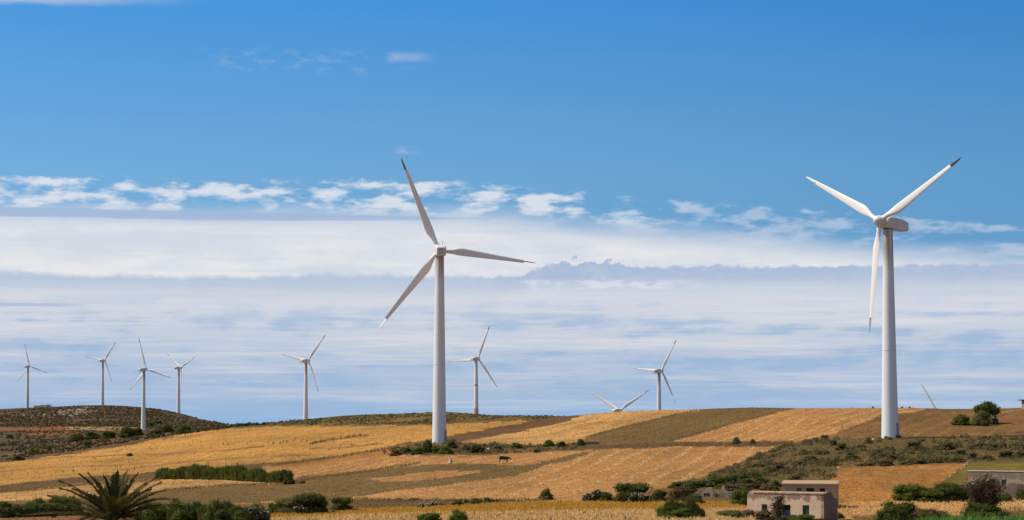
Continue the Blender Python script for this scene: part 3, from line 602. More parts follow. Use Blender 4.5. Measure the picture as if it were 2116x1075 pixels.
def tufts(names, dens, rows, kind, h0, h1, wd, nb, label, seed):
    PF = []
    for zi, z in enumerate(zones):
        if z[0] not in names: continue
        Q_ = [(min(max(x, -20), 2136), min(max(y, 838), 1090)) for x, y in z[3]]; ar = abs(sum(Q_[i][0]*Q_[(i+1) % len(Q_)][1] - Q_[(i+1) % len(Q_)][0]*Q_[i][1] for i in range(len(Q_))))/2
        P_ = scatter(int(ar*dens), Q_)
        if not len(P_): continue
        d0 = np.hypot(P_[:, 0], P_[:, 1]); ia = np.clip(((np.arctan2(P_[:, 0], P_[:, 1]) + aspan)/(2*aspan)*(NA-1)).astype(int), 0, NA-1); iD = np.clip(np.searchsorted(DD, d0)-1, 0, len(DD)-1)
        keep = ZID[iD, ia] == zi
        if rows and z[2] >= .5:
            h = R(z[1]); rv = P_[:, 0]*math.cos(h) - P_[:, 1]*math.sin(h) + (fbm(P_[:, 0]/17, P_[:, 1]/40, 101, 3) - .5) * 4.0
            keep &= (np.sin(rv*2*math.pi/4.6) + rng.normal(size=len(rv))*.35 > .45) | (rng.random(len(rv)) < .12)
        PF.append(P_[keep])
    PF = np.concatenate(PF); d_ = np.hypot(PF[:, 0], PF[:, 1]); hs_ = rng.uniform(h0, h1, len(PF))*np.clip(d_/450, .8, 1.8)
    stuff(kind[0], [blades(PF, hs_, wd, nb, 1.0, .7)], kind[1], label, kind[0])
tufts(('stubble',), .22, True, ('straw', 'stub'), .10, .24, .11, 5, 'cut straw lying in rows over the harvested fields', 1)
tufts(('gold', 'pale', 'orange'), .05, False, ('stubble', 'stub2'), .08, .20, .09, 4, 'short stubble tufts over the golden and pale fields', 2)
tufts(('fallow', 'olive', 'lowbrown', 'brown', 'dkbrown'), .06, False, ('grass', 'drygrass'), .08, .22, .07, 5, 'short dry grass over the brown fallow fields', 3)
# weeds standing out of the golden field
PW = np.concatenate([scatter(420, zones[6][3], gt(30, .60, 33))[:150], along([(640,918),(680,911),(720,904),(760,900)], 90, 2), along([(460,918),(560,916),(640,910)], 40, 4)])
PW = PW[(PW[:, 1] > 200)]; stuff('weeds', [blades(PW, rng.uniform(.3, .8, len(PW)), .07, 6)], 'weed', 'green weeds scattered through the golden field', 'weeds')

# ------------------------------------------------------------------ rocks on the far hill
def rock_mesh(seed, sub=2):
    v, f = ico(sub); r2 = np.random.default_rng(seed); v = v * (1 + .45*(fbm(v[:, 0]*1.7+seed, v[:, 1]*1.7+v[:, 2]*2.1, seed, 3)[:, None]-.5)); pl = unit(6)
    for n_ in pl: d = v @ n_; v = v - np.clip(d-.72, 0, None)[:, None]*n_
    return v, f
m_rock = mat('pale_limestone', (.42, .32, .23), .9, lambda t, p: (t.l.new(t.mix(t.noise(objco(t), 1.5, 4, .6), (.47, .34, .22), (.24, .17, .11)), p.inputs['Base Color']), bump(t, p, t.noise(objco(t), 4, 4, .6), .1)) and None)
PRk = np.concatenate([scatter(190, [(120,850),(135,845),(190,842),(205,846),(200,852),(165,856),(150,862),(118,858)], gt(14, .40, 3)), scatter(26, [(25,852),(110,850),(115,862),(30,866)])])
Vs, Fs, o_ = [], [], 0
for q, p in enumerate(PRk):
    v, f_ = rock_mesh(q % 11, 1); s = random.uniform(.35, 1.25) * (1.5 if random.random() < .15 else 1); v = v*np.array([s*random.uniform(1, 1.6), s, s*.75]) + p; Vs.append(v); Fs.append(f_+o_); o_ += len(v)
tag(link('rocks', npmesh('rocks', np.concatenate(Vs), np.concatenate(Fs)), m_rock), 'pale boulders strewn over the top of the left hill', 'rocks', kind='stuff')

# ------------------------------------------------------------------ wind turbines
def section(c, th, n=14):          # airfoil outline, chord c, thickness ratio th (x chordwise, y thickness)
    pts = []
    for k in range(n):
        a = 2*math.pi*k/n; x = .5*math.cos(a); y = .5*math.sin(a)
        circ = (x*c, y*c); y2 = .5*th*math.sin(a)*(1.0 if th > .8 else (.35 + .65*(.5 - x)**.6 * 1.25)); f_ = min(max((1-th)/.7, 0), 1)
        pts.append((circ[0] - .18*c*f_, c*y2 if f_ > 0 else circ[1]))
    return pts
def blade_mesh(st, name):
    b = bmesh.new(); rings = []
    for r_, c, th, tw in st:
        ct, sn = math.cos(R(tw)), math.sin(R(tw)); rings.append([b.verts.new((x*ct - y*sn, x*sn + y*ct, r_)) for x, y in section(c, th)])
    n = len(rings[0])
    for i in range(len(rings)-1):
        for k in range(n): b.faces.new((rings[i][k], rings[i][(k+1) % n], rings[i+1][(k+1) % n], rings[i+1][k]))
    b.faces.new(rings[0][::-1]); b.faces.new(rings[-1]); bmesh.ops.recalc_face_normals(b, faces=b.faces); me = bpy.data.meshes.new(name)
    for f_ in b.faces: f_.smooth = True
    for e in b.edges:
        if len(e.link_faces) == 2 and e.calc_face_angle(0) > R(60): e.smooth = False
    b.to_mesh(me); b.free(); return me
RB = 21.6; RT = 18.9
ST = [(.9, .95, 1, 0), (2.0, .92, 1, 0), (3.0, 1.10, .62, 14), (4.2, 1.62, .36, 12), (5.2, 1.78, .28, 10), (7.0, 1.62, .24, 8), (10, 1.36, .22, 5), (14, 1.05, .20, 3), (17, .82, .19, 1.5), (18.8, .70, .18, 1)]
TIPS = [(0.0, .58, .2, 0), (.9, .52, .2, 0), (1.9, .38, .2, 0), (2.5, .22, .22, 0), (2.72, .07, .3, 0)]
me_blade = blade_mesh(ST, 'blade'); me_blade.materials.append(m_blade)
me_tip = blade_mesh(TIPS, 'blade_tip')
def nacelle_mesh():
    b = bmesh.new(); L = [(1.05, .82, .82, 0.0), (.75, 1.12, 1.10, 0), (-.6, 1.2, 1.22, 0), (-3.4, 1.17, 1.12, -.08), (-5.15, 1.02, .90, -.22), (-5.4, .92, .80, -.25)]; rings = []
    for y, hw, hh, zo in L:
        c = .17; rings.append([b.verts.new((x, y, z+zo)) for x, z in ((-hw+c, -hh), (hw-c, -hh), (hw, -hh+c*.9), (hw, hh-c), (hw-c*1.2, hh), (-hw+c*1.2, hh), (-hw, hh-c), (-hw, -hh+c*.9))])
    for i in range(len(rings)-1):
        for k in range(8): b.faces.new((rings[i][k], rings[i][(k+1) % 8], rings[i+1][(k+1) % 8], rings[i+1][k]))
    b.faces.new(rings[0]); b.faces.new(rings[-1]); bmesh.ops.recalc_face_normals(b, faces=b.faces); bmesh.ops.bevel(b, geom=b.edges[:], offset=.06, segments=2, affect='EDGES')
    me = bpy.data.meshes.new('nacelle'); [setattr(f_, 'smooth', True) for f_ in b.faces]; [setattr(e, 'smooth', False) for e in b.edges if len(e.link_faces) == 2 and e.calc_face_angle(0) > R(32)]; b.to_mesh(me); b.free(); me.materials.append(m_nac); return me
me_nac = nacelle_mesh()
RY = Matrix.Rotation(R(-90), 4, 'X')      # lathe axis z -> +y
me_hub = MB().lathe([(.95, -.95), (1.10, -.55), (1.12, .1), (1.0, .65), (.74, 1.1), (.42, 1.42), (.12, 1.55)], 28, RY).mesh('hub', True, 60); me_hub.materials.append(m_nac)
for a in range(3): pass
me_root = MB().lathe([(.62, .55), (.62, 1.05), (.55, 1.16)], 20).mesh('root', True)
me_vent = MB()
for q in range(3): me_vent.box((0, -5.41-.25*0, -.25 + (q-1)*.42), (1.1, .04, .13), bev=.01)
me_vent = me_vent.mesh('vent'); me_vent.materials.append(m_dark)
me_mast = MB().tube([(0, 0, 0), (0, 0, .9)], .035, 6).box((0, 0, .92), (.4, .06, .05)).mesh('wind_vane'); me_mast.materials.append(m_dark)
OVER = 2.45; HH = 42.0; TILT = 5.0
def turbine(hx, hy, D, head, phi, label, tipm, tm=None, pitch=0, base=None, tippitch=(90, 90, 90), dark_tips=None, rb=1.66, vent=True):
    """hub centre on a bearing at distance D; head = azimuth the rotor faces; phi = first blade angle"""
    hub = at(hx, hy, D); hd = R(head); fx, fy = math.sin(hd), math.cos(hd)
    bx, by = hub.x - fx*OVER, hub.y - fy*OVER; g = gz(bx, by) - .15
    H = hub.z - OVER*math.sin(R(TILT)) - g - 1.15
    r = empty('wind_turbine', (bx, by, g), -hd); tag(r, label, 'wind turbine', 'white three bladed wind turbines of the wind farm')
    rt = .93; prof_ = [(rb + (rt-rb)*(k/24)**.92, H*k/24) for k in range(25)]
    off = 40.85 - H                      # stains and painted shadow are measured from the top of the tower
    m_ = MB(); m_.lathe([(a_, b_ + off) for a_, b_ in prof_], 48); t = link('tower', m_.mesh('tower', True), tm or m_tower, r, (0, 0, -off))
    for fz in (.42,):
        rr = rb + (rt-rb)*fz**.92; link('flange', MB().lathe([(rr-.1, H*fz-.07+off), (rr+.028, H*fz-.04+off), (rr+.028, H*fz+.04+off), (rr-.1, H*fz+.07+off)], 48).mesh('flange', True), m_ring, t)
    if D < 600:                          # door and steps face the service side
        toc = math.atan2(-bx, -by) - hd; ang = -toc - math.pi/2 + .0; a2 = -(math.atan2(-bx, -by) - hd) + math.pi/2 + R(66)
        dr = MB().box((rb - .06, 0, 1.95 + off), (.14, .95, 2.3), Matrix.Rotation(a2, 4, 'Z'), .02); link('door', dr.mesh('door'), m_door, t)
        st_ = MB()
        for q in range(4): st_.box((rb + .95 - q*.24, 0, .18 + q*.2 + off), (.26, .9, .05), Matrix.Rotation(a2, 4, 'Z'))
        for sgn in (-1, 1): st_.tube([Matrix.Rotation(a2, 3, 'Z') @ Vector((rb + 1.0, sgn*.46, off)), Matrix.Rotation(a2, 3, 'Z') @ Vector((rb + .1, sgn*.46, .85 + off))], .035, 6)
        link('steps', st_.mesh('steps'), m_dark, t)
    z0 = H + 1.12; nac = link('nacelle', me_nac, None, r, (0, 0, z0)); nac.rotation_euler = (R(TILT)*.6, 0, 0)
    link('yaw_ring', MB().lathe([(.9, H-.12), (1.02, H-.1), (1.02, H+.05), (.85, H+.06)], 36).mesh('yaw_ring', True), m_dark, r)
    if vent: link('vent', me_vent, None, nac)
    link('wind_vane', me_mast, None, nac, (.3, -4.4, .85))
    h = link('hub', me_hub, None, r, (0, OVER, hub.z - g)); h.rotation_euler = (R(TILT), 0, 0)
    for q in range(3):
        a_ = R(phi[q] if isinstance(phi, tuple) else phi + 120*q)                       # counter-clockwise from up as seen from behind the camera side
        bl = link('blade', me_blade, None, r); M_ = Matrix.Translation((0, OVER, hub.z - g)) @ Matrix.Rotation(R(TILT), 4, 'X') @ Matrix.Rotation(a_, 4, 'Y') @ Matrix.Rotation(R(pitch), 4, 'Z')
        bl.matrix_local = M_
        c = link('blade_root', me_root.copy(), m_nac, bl)
        tm_ = me_tip.copy(); tm_.materials.clear(); tm_.materials.append(tipm[q] if isinstance(tipm, (list, tuple)) else tipm)
        tp = link('blade_tip', tm_, None, bl, (-.12, 0, RT)); tp.rotation_euler = (0, 0, R(tippitch[q]))
        link('tip_joint', MB().tube([(-.12, 0, RT-.25), (-.12, 0, RT+.12)], .07, 8).mesh('tip_joint'), m_dark, bl)
    return r
# seen from the front: blade angle measured clockwise about the rotor axis = mirror of the view from behind
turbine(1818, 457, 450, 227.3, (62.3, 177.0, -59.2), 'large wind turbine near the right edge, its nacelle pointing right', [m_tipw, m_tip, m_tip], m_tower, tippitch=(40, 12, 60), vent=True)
turbine(907, 517, 502, -5.5, -22.4, 'large wind turbine in the middle of the picture with a stained tower top', [m_tip, m_tip, m_tipw], m_tower_c, tippitch=(45, 85, 85), rb=1.55, pitch=-18)
turbine(61, 757, 2250, 26, -12, 'tiny distant wind turbine farthest to the left, on the hill beside the flat roofed building', m_tip, tippitch=(20,)*3, vent=False)
turbine(216, 745, 2130, 28, 40, 'small wind turbine standing behind the boulders at the top of the left hill', m_tip, tippitch=(20,)*3, vent=False)
turbine(302, 763, 1590, 29, -13, 'wind turbine standing in the dark bushes in front of the left hill', m_tip, tippitch=(20,)*3, vent=False)
turbine(374, 760, 2050, 42, -54, 'small wind turbine behind the right shoulder of the left hill, one blade hanging straight down', m_tip, tippitch=(20,)*3, vent=False)
turbine(637, 745, 1490, 31, 42, 'wind turbine standing alone on the green ridge between the left hill and the middle turbine', m_tip, tippitch=(20,)*3, vent=False)
turbine(988, 741, 1380, 29, 25, 'wind turbine with a rusty foot, just right of the large middle one', m_tip, m_tower_r, tippitch=(20,)*3, vent=False)
turbine(1281, 848, 1250, 32, -60, 'wind turbine almost hidden behind the hill, only two blades and the nacelle showing', m_tipw, tippitch=(20,)*3, vent=False)
turbine(1367, 766, 1350, 42, 35, 'wind turbine with dark blade tips rising behind the pale field crest', m_tip, tippitch=(30,)*3)
turbine(1944, 863, 1260, 40, -30, 'wind turbine hidden behind the right hill, only one blade rising above the crest', m_blade, tippitch=(20,)*3, vent=False, pitch=50)

# ------------------------------------------------------------------ buildings
def plaster(name, c, patch, seed, amt=1.0):
    def bd(t, p):
        o = objco(t); s = t.n.new('ShaderNodeSeparateXYZ'); t.l.new(o, s.inputs[0]); n_ = t.noise(o, .75, 7, .68); n2_ = t.noise(sc3(t, o, 1.2, 1.2, .35), 2.0, 5, .65); n3_ = t.noise(o, 1.6, 5, .7)
        hgt = t.ss(s.outputs[2], 1.6, 3.0, -.07, .12)
        k_ = t.ss(t.m('ADD', n_, hgt), .535, .575); k2_ = t.ss(n2_, .5, .75)
        col = t.mix(t.m('MULTIPLY', k_, amt), t.mix(n3_, c, tuple(v*.62 for v in c)), patch); col = t.mix(t.m('MULTIPLY', k2_, .4*amt), col, tuple(v*.55 for v in patch)); t.l.new(col, p.inputs['Base Color'])
        bump(t, p, t.m('ADD', t.m('MULTIPLY', k_, -.5), t.noise(o, 6, 5, .7)), .05, .7)
    return mat(name, c, .92, bd, .15)
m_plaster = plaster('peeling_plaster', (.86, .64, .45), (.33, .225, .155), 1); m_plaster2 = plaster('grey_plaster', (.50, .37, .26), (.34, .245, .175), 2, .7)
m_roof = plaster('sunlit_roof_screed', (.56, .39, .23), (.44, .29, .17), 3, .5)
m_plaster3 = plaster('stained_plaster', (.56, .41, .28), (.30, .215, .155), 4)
m_plaster4 = plaster('shade_brown_plaster', (.34, .235, .165), (.24, .165, .12), 5)  # darker brown puts the near side wall's shade into its colour
m_stone = mat('rubble_stone', (.3, .24, .2), .95, lambda t, p: (lambda v: (t.l.new(t.mix(t.ss(v, .02, .12), (.14, .10, .085), t.mix(t.noise(objco(t), 1.6, 4, .6), (.56, .38, .25), (.30, .19, .125))), p.inputs['Base Color']), bump(t, p, t.ss(v, .0, .2), .06)))((lambda n: (t.put(n.inputs['Vector'], objco(t)), setattr(n, 'feature', 'DISTANCE_TO_EDGE'), n.inputs['Scale'].__setattr__('default_value', 2.6), n.outputs[0])[-1])(t.n.new('ShaderNodeTexVoronoi'))) and None)
m_shut = mat('green_shutter', (.035, .075, .06), .6); m_shutb = mat('blue_door_paint', (.02, .04, .10), .5); m_shutg = mat('grey_blue_shutter', (.09, .14, .17), .6)
m_void = mat('dark_interior', (.03, .025, .022), .9)
def wall_panel(wd, ht, th, ops, step=None):
    """wall in the xz plane, face at y=0 and body to y=th, real openings (x0,x1,z0,z1)"""
    xs = sorted({0, wd, *[o_[0] for o_ in ops], *[o_[1] for o_ in ops], *( [step[0]] if step else [])}); zs = sorted({0, ht, *[o_[2] for o_ in ops], *[o_[3] for o_ in ops], *([ht-step[1]] if step else [])})
    solid = {}
    for i in range(len(xs)-1):
        for j in range(len(zs)-1):
            cx, cz = (xs[i]+xs[i+1])/2, (zs[j]+zs[j+1])/2; s = not any(o_[0] < cx < o_[1] and o_[2] < cz < o_[3] for o_ in ops)
            if step and cx < step[0] and cz > ht-step[1]: s = False
            solid[i, j] = s
    b = MB(); bm = b.b; vc = {}
    def v(x, y, z):
        k_ = (round(x, 4), round(y, 4), round(z, 4))
        if k_ not in vc: vc[k_] = bm.verts.new(k_)
        return vc[k_]
    for (i, j), s in solid.items():
        if not s: continue
        x0, x1, z0, z1 = xs[i], xs[i+1], zs[j], zs[j+1]
        bm.faces.new((v(x0, 0, z0), v(x1, 0, z0), v(x1, 0, z1), v(x0, 0, z1))); bm.faces.new((v(x0, th, z0), v(x0, th, z1), v(x1, th, z1), v(x1, th, z0)))
        for (di, dj, q) in ((-1, 0, (x0, x0, z0, z1)), (1, 0, (x1, x1, z0, z1)), (0, -1, (x0, x1, z0, z0)), (0, 1, (x0, x1, z1, z1))):
            if not solid.get((i+di, j+dj), False): bm.faces.new((v(q[0], 0, q[2]), v(q[1], 0, q[3]), v(q[1], th, q[3]), v(q[0], th, q[2])))
    return b
def leaf(parent, name, x0, x1, z0, z1, y, m_, slats=True):
    b = MB().box(((x0+x1)/2, y, (z0+z1)/2), (x1-x0-.06, .05, z1-z0-.06))
    if slats:
        for q in range(3): b.box((x0 + (x1-x0)*(q+.5)/3, y-.035, (z0+z1)/2), (.03, .03, z1-z0-.1))
    return link(name, b.mesh(name), m_, parent)
def ragged(b, amt, zmin):
    for v in b.b.verts:
        if v.co.z > zmin: v.co.z += random.uniform(-amt, amt)
# near farmhouse: left front corner at px 1543, right front corner at px 1700
def near_house():
    A = bear(1543, 277); Bp = bear(1701, 273.0); A.z = Bp.z = min(A.z, Bp.z); wd = math.hypot(Bp.x-A.x, Bp.y-A.y); rz = math.atan2(Bp.y-A.y, Bp.x-A.x)
    ztop = at(1620, 1021, 274).z; z0 = gz((A.x+Bp.x)/2, (A.y+Bp.y)/2) - .3; ht = ztop - z0; r = empty('farmhouse', (A.x, A.y, z0), rz); s = wd/157.5
    X = lambda px: (px-1543)*s; Zr = lambda py: ht - (py-1021)/17.4
    ops = [(X(1573), X(1585), Zr(1058.5), Zr(1043.5)), (X(1615.5), X(1632.5), Zr(1075), Zr(1043.5)), (X(1657), X(1671), Zr(1063), Zr(1043.5))]
    b = wall_panel(wd, ht, .35, ops, (X(1555), .10)); fw = link('front_wall', b.mesh('front_wall'), m_plaster, r)
    dep = 4.1; vault = [(0, 0), (0, ht+.02), (.35, ht+.02)] + [(.35 + 2.7*q/12, ht + .02 + .24*math.sin(math.pi*min(1, q/12*1.05))**.8 - (0 if q < 8 else .12*(q-8))) for q in range(1, 13)] + [(3.3, ht-.55), (4.1, ht-.6), (4.1, 0)]
    sw = MB(); sw.prism([(x, z) for x, z in vault], 0, .34); me = sw.mesh('side_wall'); M_ = Matrix.Translation((wd, 0.36, 0)) @ Matrix.Rotation(R(90), 4, 'Z')
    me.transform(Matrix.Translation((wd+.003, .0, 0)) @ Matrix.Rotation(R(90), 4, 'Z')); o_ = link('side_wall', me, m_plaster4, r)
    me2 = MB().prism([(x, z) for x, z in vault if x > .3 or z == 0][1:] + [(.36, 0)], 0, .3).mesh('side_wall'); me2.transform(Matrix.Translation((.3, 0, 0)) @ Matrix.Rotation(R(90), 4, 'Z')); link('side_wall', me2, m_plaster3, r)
    prof_ = [(.36, ht-.06)] + [(x, z-.05) for x, z in vault[3:15]] + [(3.3, ht-.66), (4.05, ht-.7)]
    low_ = [(x, z-.18) for x, z in prof_][::-1]; me3 = MB().prism(prof_ + low_, 0, wd-.66).mesh('roof', True); me3.transform(Matrix.Translation((wd-.345, 0, 0)) @ Matrix.Rotation(R(90), 4, 'Z')); link('roof', me3, m_roof, r)
    # back wall and coping lip along the front
    link('back_wall', MB().box((wd/2, dep-.16, (ht-.8)/2), (wd-.7, .3, ht-.8)).mesh('back_wall'), m_plaster3, r)
    cop = MB()
    for q in range(22):
        x0 = X(1556) + (wd-X(1556))*q/22; cop.box((x0 + (wd-X(1556))/44, .15, ht+.075+random.uniform(-.025, .02)), ((wd-X(1556))/22-.01, .42, .15+random.uniform(0, .03)), bev=.02)
    link('coping', cop.mesh('coping'), m_roof, r)
    w1 = leaf(r, 'window', *ops[0], .22, m_shut); d1 = leaf(r, 'door', ops[1][0], ops[1][1], ops[1][2], ops[1][3]-.55, .24, m_shutb); w2 = leaf(r, 'window', *ops[2], .22, m_shut)
    for o4 in ops: link('sill' if o4[2] > .8 else 'threshold', MB().box(((o4[0]+o4[1])/2, .10, o4[2]-.03), (o4[1]-o4[0]+.16, .32, .06)).mesh('sill'), m_plaster2, r)
    link('pole', MB().tube([(X(1603.5), -.12, ht-2.4), (X(1603.5), -.12, ht+.35)], .03, 6).mesh('pole'), m_dark, r)
    tag(r, 'nearer farmhouse with peeling pale plaster, a blue door and two green windows', 'house'); return r
near_house()
def rear_house():
    A = bear(1615, 300); Bp = bear(1728.5, 299.6); z0 = gz(A.x, A.y) - .6; wd = math.hypot(Bp.x-A.x, Bp.y-A.y); rz = math.atan2(Bp.y-A.y, Bp.x-A.x); r = empty('farmhouse', (A.x, A.y, z0), rz)
    ht = at(1670, 1002, 298).z - z0; s = wd/113.5; X = lambda px: (px-1615)*s; Zr = lambda py: ht - (py-1002)/16.0
    ops = [(X(1645.5), X(1655.5), Zr(1016.5), Zr(1009.5)), (X(1665), X(1681.5), Zr(1016.8), Zr(1009.5)), (X(1693), X(1703.5), Zr(1016.5), Zr(1009.8))]
    link('front_wall', wall_panel(wd, ht, .3, ops).mesh('front_wall'), m_plaster2, r)
    dep = 4.4; sp_ = [(.3, 0), (.3, ht-.05), (dep, ht+.24), (dep, 0)]
    for x in (wd+.003, .33): me = MB().prism(sp_, 0, .3).mesh('side_wall'); me.transform(Matrix.Translation((x, 0, 0)) @ Matrix.Rotation(R(90), 4, 'Z')); link('side_wall', me, m_plaster2, r)
    link('back_wall', MB().box((wd/2, dep-.14, ht/2), (wd-.72, .26, ht+.5)).mesh('back_wall'), m_plaster2, r)
    b = MB(); n = 24
    for q in range(n):                    # tile courses side by side over the slope
        x0 = -.12 + (wd+.24)*q/n; b.prism([(-.12, ht-.02), (dep+.1, ht+.50), (dep+.1, ht+.60), (-.12, ht+.10)], 0, (wd+.24)/n-.012) if False else None
    me = MB().prism([(-.14, ht-.03), (dep+.1, ht+.26), (dep+.1, ht+.40), (-.14, ht+.11)], 0, wd+.2).mesh('roof'); me.transform(Matrix.Translation((wd+.1, 0, 0)) @ Matrix.Rotation(R(90), 4, 'Z')); link('roof', me, m_roof, r)
    for o4, m_ in zip(ops, (m_shutg, m_void, m_void)): leaf(r, 'window', *o4, .2, m_, m_ is m_shutg)
    tag(r, 'farther farmhouse with a bright sunlit roof strip and three small windows, behind the peeling one', 'house')
rear_house()
def right_house():
    A = bear(1999, 327); Bp = bear(2175, 323.4); z0 = min(gz(A.x, A.y), gz(Bp.x, Bp.y)) - .3; wd = math.hypot(Bp.x-A.x, Bp.y-A.y); rz = math.atan2(Bp.y-A.y, Bp.x-A.x); r = empty('farmhouse', (A.x, A.y, z0), rz)
    ht = at(2060, 974.5, 325).z - z0; s = wd/176; X = lambda px: (px-1999)*s; Zr = lambda py: ht - (py-974.5)/14.7
    ops = [(X(2069), X(2079), Zr(1002.5), Zr(991)), (X(2044), X(2056), Zr(1018), Zr(991.5))]
    link('front_wall', wall_panel(wd, ht, .3, ops).mesh('front_wall'), m_plaster3, r)
    link('side_wall', MB().box((.15, 2.8, ht/2-.1), (.3, 5.0, ht-.2)).mesh('side_wall'), m_plaster3, r); link('side_wall', MB().box((wd-.15, 2.8, ht/2-.1), (.3, 5.0, ht-.2)).mesh('side_wall'), m_plaster3, r)
    link('back_wall', MB().box((wd/2, 5.15, ht/2-.1), (wd-.62, .3, ht-.2)).mesh('back_wall'), m_plaster3, r)
    link('roof', MB().box((wd/2, 2.65, ht-.3), (wd-.64, 4.66, .2)).mesh('roof'), m_roof, r)
    cop = MB()
    for q in range(30): cop.box((wd*(q+.5)/30, .15, ht+.04+random.uniform(-.02, .02)), (wd/30-.01, .42, .09+random.uniform(0, .03)), bev=.015)
    link('coping', cop.mesh('coping'), mat('whitewashed_coping', (.74, .66, .56), .9), r); leaf(r, 'window', *ops[0], .16, m_shutg); leaf(r, 'door', *ops[1], .2, m_void, False)
    link('lintel', MB().box((X(2050), -.06, Zr(989.5)), (X(2058)-X(2042), .16, .1)).mesh('lintel'), m_plaster, r)
    tag(r, 'long farmhouse at the right edge with a pale parapet and one grey blue shutter', 'house')
right_house()
def stone_wall(pts, D0, thick, label, name='ruined_wall', mt=None, cat='wall', ops=None):
    """outline given as bearing/row pairs on the plane at distance D0, built at true size"""
    x0 = min(p[0] for p in pts); O = at(x0, 1000, D0); g = gz(O.x, O.y) - .25; a_ = math.atan2(O.x, O.y); r = link(name, bpy.data.meshes.new(name), mt or m_stone) if False else None
    P = []
    for px, py in pts: q = at(px, py, D0); P.append(((px-x0)*D0/FPX, max(q.z - g, 0)))
    out = []
    for (xa, za), (xb, zb) in zip(P, P[1:] + P[:1]):
        out.append((xa, za)); L = math.hypot(xb-xa, zb-za); n = int(L/.35)
        if za < .05 and zb < .05: continue
        for k_ in range(1, n): t = k_/n; out.append((xa+(xb-xa)*t + random.uniform(-.06, .06), za+(zb-za)*t + random.uniform(-.08, .05)))
    b = MB(); b.prism(out, 0, thick); me = b.mesh(name); return me, (O.x, O.y, g), -a_
m_doorway_shade = mat('doorway_shade', (.07, .045, .035), .95)
rt_ = bear(1461, 306); ruin = empty('ruined_house', rt_)
def ruin_part(name, pts, D0, th, m_):
    me, loc, rz = stone_wall(pts, D0, th, ''); o_ = link(name, me, m_, ruin); o_.location = Vector(loc) - ruin.location; o_.rotation_euler = (0, 0, rz - .26)
gb = 1042
ruin_part('gable_wall', [(1443, gb), (1444, 1031), (1450, 1019), (1457, 1012), (1461, 1008), (1466, 1007), (1471, 1009), (1474, 1015), (1475, 1019), (1478, gb), (1468, gb), (1468, 1019.5), (1454.5, 1019.5), (1454.5, gb)], 305, .5, m_plaster3)
ruin_part('lintel', [(1454.6, 1024), (1454.6, 1019.6), (1467.9, 1019.6), (1467.9, 1024)], 305.3, .2, m_plaster2)
ruin_part('side_wall', [(1478.2, gb), (1478.2, 1017), (1484, 1018), (1492, 1017), (1500, 1018), (1512, 1017.5), (1512, gb)], 305, .5, m_stone)
ruin_part('back_wall', [(1430, gb), (1430, 1019), (1437, 1016), (1444, 1018), (1449, 1014), (1450, 1010), (1455, 1009), (1456, gb)], 310, .45, m_stone)
ruin_part('chimney_stub', [(1491, gb), (1491, 1005), (1494, 1004), (1497, 1005), (1497.6, 1012), (1501, 1014), (1505, 1016), (1506, gb)], 309, .4, m_roof)
ruin_part('doorway_shade_panel', [(1453, gb), (1453, 1018), (1470, 1018), (1470, gb)], 307.5, .3, m_doorway_shade)  # dark panel added behind the doorway, its colour standing for the shade inside
ruin_part('back_wall', [(1508, gb), (1508, 1016), (1520, 1013), (1535, 1014), (1545, 1012), (1556, gb)], 311, .45, m_stone)
tag(ruin, 'ruined stone house with a broken round topped gable over a dark doorway', 'ruin')
for pts, D0, mt_, lb in (([(2080, 1030), (2080.5, 1004), (2084, 998), (2098, 997), (2100.5, 1004), (2101, 1030)], 318, m_plaster2, 'pale block work pillar with a small hole, in front of the right farmhouse'),
                    ([(2062, 1030), (2062, 1003), (2070, 1004), (2079.5, 1004), (2079.5, 1030)], 319, m_stone, 'low reddish stone wall joining the left side of the pale pillar'),
                    ([(2101.5, 1030), (2101.5, 1000), (2112, 1001), (2150, 1003), (2150, 1030)], 319, m_stone, 'low grey stone wall running right from the pale pillar to the picture edge')):
    me, loc, rz = stone_wall(pts, D0, .45, ''); o_ = link('ruined_wall', me, mt_); o_.location = loc; o_.rotation_euler = (0, 0, rz); tag(o_, lb, 'wall')
me, loc, rz = stone_wall([(1940, 1025), (1975, 1002), (1998, 1001), (1998, 1025)], 326, .4, ''); o_ = link('ruined_wall', me, m_stone); o_.location = loc; o_.rotation_euler = (0, 0, rz); tag(o_, 'low stone wall running left from the right farmhouse behind the bushes', 'wall')
# far building on the left hill
A = bear(68, 2080); r = empty('flat_roofed_building', (A.x, A.y, A.z - .5), R(-32)); s = 2080/FPX
link('wall', MB().box((8.6*s*.0 + 4.6, 3, 1.6), (8.6, 6, 3.2)).box((12.2, 3, 1.8), (6.0, 5.5, 3.6)).mesh('wall'), mat('pinkish_render', (.80, .68, .64), .9), r)
link('roof', MB().box((4.4, 3, 3.3), (10.2, 7.4, .35)).box((12.3, 3, 3.75), (7.4, 7, .35)).mesh('roof'), mat('roof_slab', (.80, .70, .66), .9), r)
link('window', MB().box((3.0, -.03, 1.7), (1.2, .08, 1.0)).mesh('window'), m_void, r); link('window', MB().box((6.0, -.03, 1.7), (1.2, .08, 1.0)).mesh('window'), m_void, r); link('door', MB().box((12.0, .2, 1.2), (1.6, .08, 2.2)).mesh('door'), m_void, r)
tag(r, 'small flat roofed pinkish building on the left hill beside the farthest left turbine', 'building')
# stone hut corner at the right picture edge on the crest
A = bear(2122, 548); r = empty('stone_hut', A, R(5)); link('wall', MB().box((0, 0, .9), (1.6, 2.2, 2.4)).mesh('wall'), m_stone, r); link('roof', MB().box((0, 0, 2.22), (3.0, 3.2, .22), bev=.03).mesh('roof'), mat('dark_roof', (.07, .06, .05), .9), r)
tag(r, 'dark little hut with an overhanging roof cut by the right picture edge on the crest', 'hut')

